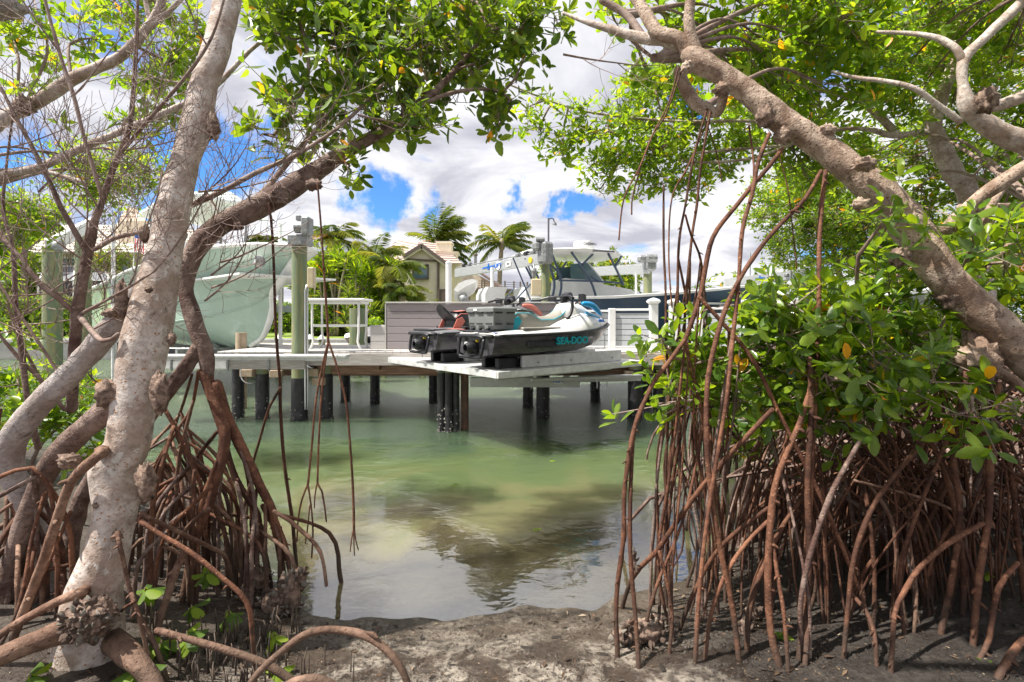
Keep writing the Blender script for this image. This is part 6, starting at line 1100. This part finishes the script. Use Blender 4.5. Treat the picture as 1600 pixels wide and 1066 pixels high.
# ---- near bush with big glossy whorls and the root thicket
K = thing('mangrove_bush', 'dense glossy green mangrove bush with big leaf whorls at the right', 'bush', P(1400, 960, 3.3)); Kp = []
for b in ([(1420, 960, 3.6, 16), (1400, 760, 3.5, 14), (1380, 640, 3.4, 12), (1360, 540, 3.3, 9), (1340, 470, 3.2, 6)], [(1400, 760, 3.5, 10), (1300, 640, 3.3, 9), (1230, 590, 3.2, 7), (1150, 560, 3.1, 5), (1080, 570, 3.1, 4)], [(1300, 640, 3.3, 8), (1280, 560, 3.2, 6), (1250, 490, 3.1, 4)], [(1380, 640, 3.4, 8), (1440, 560, 3.3, 7), (1480, 490, 3.3, 5), (1500, 430, 3.3, 4)], [(1500, 900, 3.4, 12), (1530, 740, 3.2, 10), (1560, 660, 3.0, 7)], [(1230, 590, 3.2, 6), (1180, 640, 3.2, 5), (1150, 690, 3.3, 4)]): Kp += limb(K, 'stem', b, DARKB, 8, .1, 8, .05)
KB = [(1250, 500, 75, 45, 3.1, .3), (1330, 500, 70, 50, 3.2, .35), (1410, 490, 60, 50, 3.2, .3), (1180, 540, 60, 50, 3.1, .3), (1280, 580, 80, 45, 3.0, .3), (1370, 580, 80, 50, 2.9, .35), (1460, 560, 60, 50, 3.2, .3), (1090, 560, 45, 40, 3.2, .25), (1050, 540, 26, 40, 3.2, .2), (1150, 620, 60, 45, 3.2, .3), (1240, 640, 60, 34, 3.1, .3), (1330, 635, 50, 30, 3.0, .3), (1060, 610, 24, 28, 3.2, .2), (1550, 650, 40, 26, 2.7, .2), (1470, 420, 40, 26, 3.3, .2), (1500, 350, 22, 16, 2.9, .12), (1370, 360, 18, 16, 2.9, .12), (1570, 410, 45, 40, 3.3, .25), (1200, 470, 30, 20, 3.1, .2), (1520, 640, 30, 20, 2.5, .12), (1600, 660, 30, 30, 2.7, .2), (1400, 430, 40, 30, 3.5, .2)]
crown(K, KB, Kp, .105, LEAFN, 2.4, 'n', 300, n=7, up=.8, clump=3, spray=.24)
crown(K, [(1190, 690, 50, 45, 4.6, .3), (1240, 720, 60, 30, 4.8, .3), (1150, 650, 40, 40, 4.6, .3), (1330, 690, 100, 30, 4.6, .4), (1480, 640, 100, 50, 4.8, .4), (1300, 600, 130, 60, 4.7, .4)], Kp, .10, LEAF, 1.5, 'm', 0)
T = thing('root_thicket', 'dense tangle of red brown prop roots standing in dark muck under the bush', 'mangrove roots', P(1400, 1000, 3.6)); rr = random.Random(21); cnt = 0
hubs = []
for k in range(34):
    px = rr.uniform(1190, 1720); d = rr.uniform(3.0, 5.6); hubs.append(P(px, rr.uniform(560, 680), d))
for k in range(275):
    h = rr.choice(hubs)+Vector((rr.gauss(0, .12), rr.gauss(0, .12), rr.uniform(-.5, .05))); reach = abs(rr.gauss(.4, .45))+.05; a = rr.uniform(0, 2*pi); fx = h.x+cos(a)*reach*1.1; fy = h.y+sin(a)*reach*.8
    if fy < 2.6 or cnt > 297: continue
    if 800+F*fx/fy < 1120: continue
    g_ = gz(fx, fy); c = Vector((fx, fy, g_-.06)); H_ = h.z-g_; m1 = h.lerp(c, .35)+Vector(((c.x-h.x)*.32+rr.gauss(0, .02), (c.y-h.y)*.32, -.02*H_+.08)); m2 = h.lerp(c, .72)+Vector(((c.x-h.x)*.25+rr.gauss(0, .025), (c.y-h.y)*.25, .05))
    th = rr.uniform(.0065, .014); q, r = path([h, m1, m2, c], .075, [th*.8, th, th, th*1.15]); mb = MB(); mb.tube(q, r, 6, True, bumps(.22, 9, k)); mb.build('prop_root', rr.choice((ROOT, ROOT, ROOT, DARKB, ROOTP)), T, smooth=True); cnt += 1
    if rr.random() < .2 and cnt < 297:
        i = rr.randrange(len(q)//3, max(len(q)//3+1, 2*len(q)//3)); s = q[i]; c2 = Vector((s.x+rr.gauss(0, .25), s.y+rr.gauss(0, .2), 0)); 
        if c2.y > 2.6: c2.z = gz(c2.x, c2.y)-.05; q2_, r2_ = path([s, s.lerp(c2, .4)+Vector(((c2.x-s.x)*.4, 0, .03)), c2], .07, [th*.8, th*.8, th*.85]); mb = MB(); mb.tube(q2_, r2_, 6, True, bumps(.2, 9)); mb.build('prop_root', ROOT, T, smooth=True); cnt += 1
mb = MB()
for k in range(330):
    h = rr.choice(hubs)+Vector((rr.gauss(0, .2), rr.gauss(0, .2), rr.uniform(-.4, .1))); fx = h.x+rr.gauss(0, .4); fy = max(2.9, h.y+rr.gauss(0, .3))
    if 800+F*fx/fy < 1150: continue
    c = Vector((fx, fy, gz(fx, fy)-.05)); m1 = h.lerp(c, .45)+Vector(((c.x-h.x)*.3+rr.gauss(0, .03), 0, .06)); q, r = path([h, m1, c], .12, [.005, .006, .007]); mb.tube(q, r, 5, False)
tag(mb.build('fine_prop_roots', ROOT, T, smooth=True), kind='stuff')
mb = MB()
for k in range(1500):
    px = rr.uniform(1200, 2000); d = rr.uniform(4.0, 8.0); a = P(px, 600, d); a.z = rr.uniform(.7, 1.9); fx = a.x+rr.gauss(0, .6); fy = d+rr.gauss(0, .3); c = Vector((fx, fy, gz(fx, fy)-.05)); m1 = a.lerp(c, .45)+Vector(((c.x-a.x)*.4, 0, .1)); q, r = path([a, m1, c], .2, [.012, .015, .017]); mb.tube(q, r, 5, False)
tag(mb.build('far_prop_roots', DARKB, T), kind='stuff')
T2 = thing('back_mangrove', 'dark mass of mangrove leaves closing the view behind the right root thicket', 'bush', P(1500, 700, 8.5)); T2p = [P(1500, 700, 8.5), P(1450, 600, 8.5), P(1600, 600, 8.5), P(1700, 600, 8)]
crown(T2, [(1330, 620, 90, 80, 8.2, .8), (1460, 600, 110, 110, 8.2, .8), (1600, 600, 120, 120, 8.0, .8), (1400, 740, 130, 60, 8.6, .6), (1560, 740, 140, 60, 8.6, .6), (1760, 620, 160, 160, 7.8, 1), (1700, 760, 160, 60, 8.2, .8), (1270, 700, 60, 60, 7.6, .5)], T2p, .11, LEAF, 2.2, 'f', 0)
# unseen canopy beyond the frame, leaf clumps added to shade the roots and mud
CN = thing('unseen_shade_mangrove', 'unseen mangrove crown above the frame, shaped to shade the clearing', 'tree', (3.5, .2, .2), 'mangrove trees'); CNp = [Vector((3.5, .2, .2)), Vector((3.2, .6, 2.2)), Vector((2.4, 1.2, 3.8)), Vector((1.0, 1.6, 4.3)), Vector((-.6, 1.9, 4.4))]
q, r = path(CNp, .12, [.14, .12, .09, .06, .03]); mb = MB(); mb.tube(q, r, 12, True, bumps(.1, 5)); mb.build('trunk', TANB, CN, smooth=True)
Bs = []; 
for k in range(800):
    c = rr.choice(((.4, 2.0, 4.9, .8, .5, .35), (2.6, 1.2, 4.2, 1.4, 1.0, .5), (1.0, 1.8, 4.8, 1.2, .7, .4), (3.6, 2.8, 4.6, 1.2, 1.2, .6), (5.0, 3.5, 3.6, 1.0, 1.6, 1.0), (3.6, .0, 3.4, 1.2, 1.2, .8))); v = Vector(RNG.normal(size=3)).normalized()*random.random()**.4; p_ = Vector((c[0]+v.x*c[3], c[1]+v.y*c[4], c[2]+v.z*c[5]))
    Bs.append(tuple(p_))
mb = MB(); leafmesh(mb, leafarrays(Bs, np.array([[0, 0, 1.]]*len(Bs))+RNG.normal(0, .4, (len(Bs), 3)), 7, .11, .05), 'f'); tag(mb.build('foliage', LEAF, CN), kind='stuff')
# ================================================ SMALL THINGS ON THE MUD
rr = random.Random(77)
def onmud(px, py): d = footd(px, py); x = X(px, d); return Vector((x, d, gz(x, d)))
# seedlings
for i, (px, py, top, n, lab) in enumerate(((290, 1040, 985, 8, 'bright seedling with the biggest leaf cluster beside the pale trunk base'), (250, 1030, 1000, 6, 'seedling touching the pale trunk base roots'), (228, 985, 918, 7, 'seedling sprouting above the pale trunk root fork'), (322, 960, 892, 6, 'seedling standing tall among the thin roots'), (358, 985, 955, 8, 'broad seedling behind the black stubs'), (425, 1020, 990, 6, 'small seedling at the mud edge near the oysters'), (437, 1062, 1045, 6, 'seedling under the arched root'), (45, 1080, 1052, 7, 'low seedling in the bottom corner under the big root'), (215, 1075, 1040, 7, 'seedling with upright leaves right of the trunk base'), (300, 1000, 945, 5, 'slim seedling behind the crossing roots'), (1548, 930, 893, 6, 'tiny bright seedling in the dark muck under the right bush'), (1225, 1000, 988, 4, 'tiny seedling in muck between the thick right roots'))):
    b = onmud(px, min(1066, py)); 
    if py > 1066: b = onmud(px, py)
    o = thing('seedling', lab, 'seedling', b, 'mangrove seedlings'); zt = Z(top, b.y); t_ = Vector((b.x+rr.uniform(-.01, .01), b.y, max(b.z+.05, zt)))
    mb = MB(); mb.tube([b, b.lerp(t_, .5)+Vector((.006, 0, 0)), t_], [.005, .004, .003], 6); mb.build('stem', DARKB, o, smooth=True)
    sc_ = .6 if px > 1200 else 1
    ar = leafarrays([tuple(t_)]*2, [[rr.gauss(0, .2), -.25, 1]]*2, n//2+3, .105*sc_, .046*sc_, off=.01, t0=12, t1=72)
    for a_, b_, c_, l_ in zip(ar[0], ar[1], ar[2], ar[3]): put_leaf(o, a_, b_, c_, l_, HEDL)
# pneumatophores
pb = thing('breathing_roots', 'dark finger like breathing roots sticking up from the mud at the lower left', 'roots', onmud(350, 1010))
for k in range(150):
    px = rr.gauss(350, 62); py = rr.uniform(985, 1085)
    if px > 520 or px < 225: continue
    b = onmud(px, py); h = rr.uniform(.05, .17); mb = MB(); mb.tube([b-Vector((0, 0, .02)), b+Vector((rr.gauss(0, .006), 0, h*.6)), b+Vector((rr.gauss(0, .01), 0, h))], [.005, .0045, .0025], 5); mb.build('finger_root', mat('stub_bark', (.05, .038, .03), .85, scale=20, col2=(.16, .12, .09)) if k == 0 else bpy.data.materials['stub_bark'], pb, smooth=True)
for px, py in ((507, 1040), (552, 1065), (548, 1050), (610, 1062), (482, 1062), (470, 1055)):
    b = onmud(px, py); mb = MB(); mb.tube([b, b+Vector((.004, 0, rr.uniform(.06, .14)))], [.005, .002], 5); mb.build('finger_root', bpy.data.materials['stub_bark'], pb)
# oyster clusters
mb = MB(); V_ = []
for i, (r_, z_) in enumerate(((.2, 0), (.8, .12), (1., .3), (.9, .7), (.35, 1.0))):
    for j in range(7): a = 2*pi*j/7; k_ = 1+.18*sin(j*2.3+i); V_.append((cos(a)*r_*.42*k_, sin(a)*r_*.16*k_, z_*k_))
mb.add(V_, [(i*7+j, i*7+(j+1) % 7, (i+1)*7+(j+1) % 7, (i+1)*7+j) for i in range(4) for j in range(7)]+[tuple(range(28, 35))]); SH = mb.mesh('shell', OYS, smooth=1.)
mb = MB(); mb.add(V_, [(i*7+j, i*7+(j+1) % 7, (i+1)*7+(j+1) % 7, (i+1)*7+j) for i in range(4) for j in range(7)]+[tuple(range(28, 35))]); SHD = mb.mesh('shell', KNOB, smooth=1.)
def oysters(blobs, n, label, dark=.3):
    c0 = P(blobs[0][0], blobs[0][1], blobs[0][4]); o = thing('oyster_cluster', label, 'oysters', c0, 'oyster clusters')
    for px, py, rx, ry, d in blobs:
        c = P(px, py, d); knot(o, px, py, d, rx*.8, ry*.85, 'core', KNOB, int(px), .8, .4)
        for k in range(int(n*rx*ry/900)+6):
            v = Vector(RNG.normal(size=3)).normalized(); v.y = -abs(v.y) if rr.random() < .75 else v.y; p = c+Vector((v.x*rx*d/F, v.y*rx*.8*d/F, v.z*ry*d/F))*rr.uniform(.75, 1.0); dr = (v+Vector(RNG.normal(0, .5, 3))+Vector((0, 0, .4))).normalized()
            place('shell', SHD if rr.random() < dark else SH, p, o, rot=Vector((0, 0, 1)).rotation_difference(dr) @ Matrix.Rotation(rr.uniform(0, 6), 3, 'Z').to_quaternion(), scale=rr.uniform(.022, .045))
oysters([(452, 930, 22, 36, 3.3), (430, 945, 26, 26, 3.3), (405, 905, 18, 24, 3.45), (385, 930, 14, 20, 3.4), (468, 905, 12, 22, 3.35)], 42, 'pale oyster cluster around the left root feet at the water edge')
oysters([(1003, 985, 34, 16, 2.9), (1022, 975, 20, 14, 2.95), (975, 990, 20, 14, 2.9)], 40, 'dark oyster clump at the feet of the two front hanging roots', .75)
oysters([(1162, 985, 14, 18, 2.95), (1175, 960, 12, 20, 3.1)], 30, 'dark oyster clump at the foot of the thick reddish root', .85)
oysters([(140, 968, 38, 30, 2.44)], 55, 'rough crust of oysters on the pale trunk base', .6)
oysters([(990, 880, 5, 16, 3.0), (1135, 880, 8, 22, 3.6), (1165, 860, 10, 22, 3.7)], 40, 'muddy shells stuck on roots above the right shore', .7)
oysters([(50, 880, 16, 22, 3.3), (85, 905, 14, 20, 3.4), (20, 940, 16, 18, 3.2)], 40, 'dark oysters between the far left roots', .7)
# leaf litter and crumbs on the mud
K_ = 36000; xs_ = RNG.uniform(-2.6, 5.0, K_); ys_ = 2.0+RNG.random(K_)*2.3; keep = ys_ < shore_y(xs_)-.02; xs_, ys_ = xs_[keep], ys_[keep]
dn = np.array([noise.noise(Vector((a*1.7, b*2.3, 5))) for a, b in zip(xs_, ys_)]); keep = dn+RNG.normal(0, .22, len(dn)) > -.05; xs_, ys_ = xs_[keep], ys_[keep]
zs_ = np.array([gz(a, b) for a, b in zip(xs_, ys_)]); k = len(xs_)
LIT = bpy.data.materials.new('leaf_litter'); LIT.use_nodes = True; t = LIT.node_tree; at = N(t, 'ShaderNodeAttribute', attribute_name='rnd'); cr = N(t, 'ShaderNodeValToRGB'); e = cr.color_ramp.elements
e[0].color = (.020, .014, .010, 1); e[1].color = (.30, .24, .17, 1); x = e.new(.5); x.color = (.06, .035, .022, 1); x = e.new(.8); x.color = (.14, .085, .045, 1)
t.links.new(at.outputs['Fac'], cr.inputs[0]); t.links.new(cr.outputs[0], t.nodes['Principled BSDF'].inputs[0]); t.nodes['Principled BSDF'].inputs['Roughness'].default_value = .7
dd = norm(np.stack([RNG.normal(size=k), RNG.normal(size=k), RNG.normal(0, .18, k)], -1)); nn_ = norm(np.stack([RNG.normal(0, .3, k), RNG.normal(0, .3, k), np.ones(k)], -1))
mb = MB(); ln_ = np.where(RNG.random(k) < .06, RNG.uniform(.035, .065, k), RNG.uniform(.006, .022, k)); leafmesh(mb, (np.stack([xs_, ys_, zs_+.004], -1), dd, nn_, ln_, ln_*RNG.uniform(.2, .55, k)), 'f', RNG.random(k)**1.3); tag(mb.build('leaf_litter', LIT), 'brown dead leaves and crumbs scattered over the mud', kind='stuff')
cl = MB()
for k in range(2600):
    px = rr.uniform(380, 1640); py = rr.uniform(975, 1085); p = onmud(px, py)
    if p.y > shore_y(p.x): continue
    if noise.noise(Vector((p.x*3, p.y*4, 2))) < -.05: continue
    s = rr.uniform(.004, .016); cl.lathe(p, [(s*.7, -s*.4), (s, .1*s), (s*.5, s*.6)], 5)
tag(cl.build('mud_clods', MUD), 'small dark clods and pebbles on the mud', kind='stuff')
for i, (px, py, yel) in enumerate(((930, 1022, 0), (812, 1012, 0), (1523, 1030, 1), (700, 1040, 0), (640, 1022, 0), (1040, 1052, 0), (860, 998, 0))):
    p = onmud(px, py); o = place('fallen_leaf', leafshared(LIT if not yel else HEDL), p+Vector((0, 0, .008)), None, rot=basisquat((rr.uniform(-1, 1), rr.uniform(-.5, .5), .05), (0, 0, 1)), scale=.07)
    tag(o, ('pale fallen leaf lying on the mud left of the dark oyster clump', 'fallen leaf on the mud in the middle of the shore', 'yellow fallen leaf on the black muck at the right', 'brown fallen leaf near the arched root', 'small fallen leaf beside the arched root top', 'fallen leaf between the right hanging roots', 'fallen leaf close to the water edge')[i], 'leaf', 'fallen leaves on the mud')
for i, (px, py, d) in enumerate(((868, 721, 6.9), (846, 829, 4.65), (718, 760, 5.9))):
    p = P(px, py, d); p.z = .006; o = place('floating_leaf', leafshared(HEDL), p, None, rot=basisquat((1, .3, 0), (0, 0, 1)), scale=.09); tag(o, ('yellow leaf floating near the dark pile reflections', 'orange leaf floating over the shallow brown patch', 'small leaf floating on the green water')[i], 'leaf', 'leaves floating on the water')
# ================================================ lettering as plain meshes
bpy.context.view_layer.update(); dg = bpy.context.evaluated_depsgraph_get()
for o in [o for o in bpy.data.objects if o.type == 'FONT']:
    me = bpy.data.meshes.new_from_object(o.evaluated_get(dg)); nm = o.name; n_ = bpy.data.objects.new('lettering', me); COL.objects.link(n_)
    n_.parent = o.parent; n_.location = o.location; n_.rotation_euler = o.rotation_euler; n_.scale = o.scale; bpy.data.objects.remove(o)
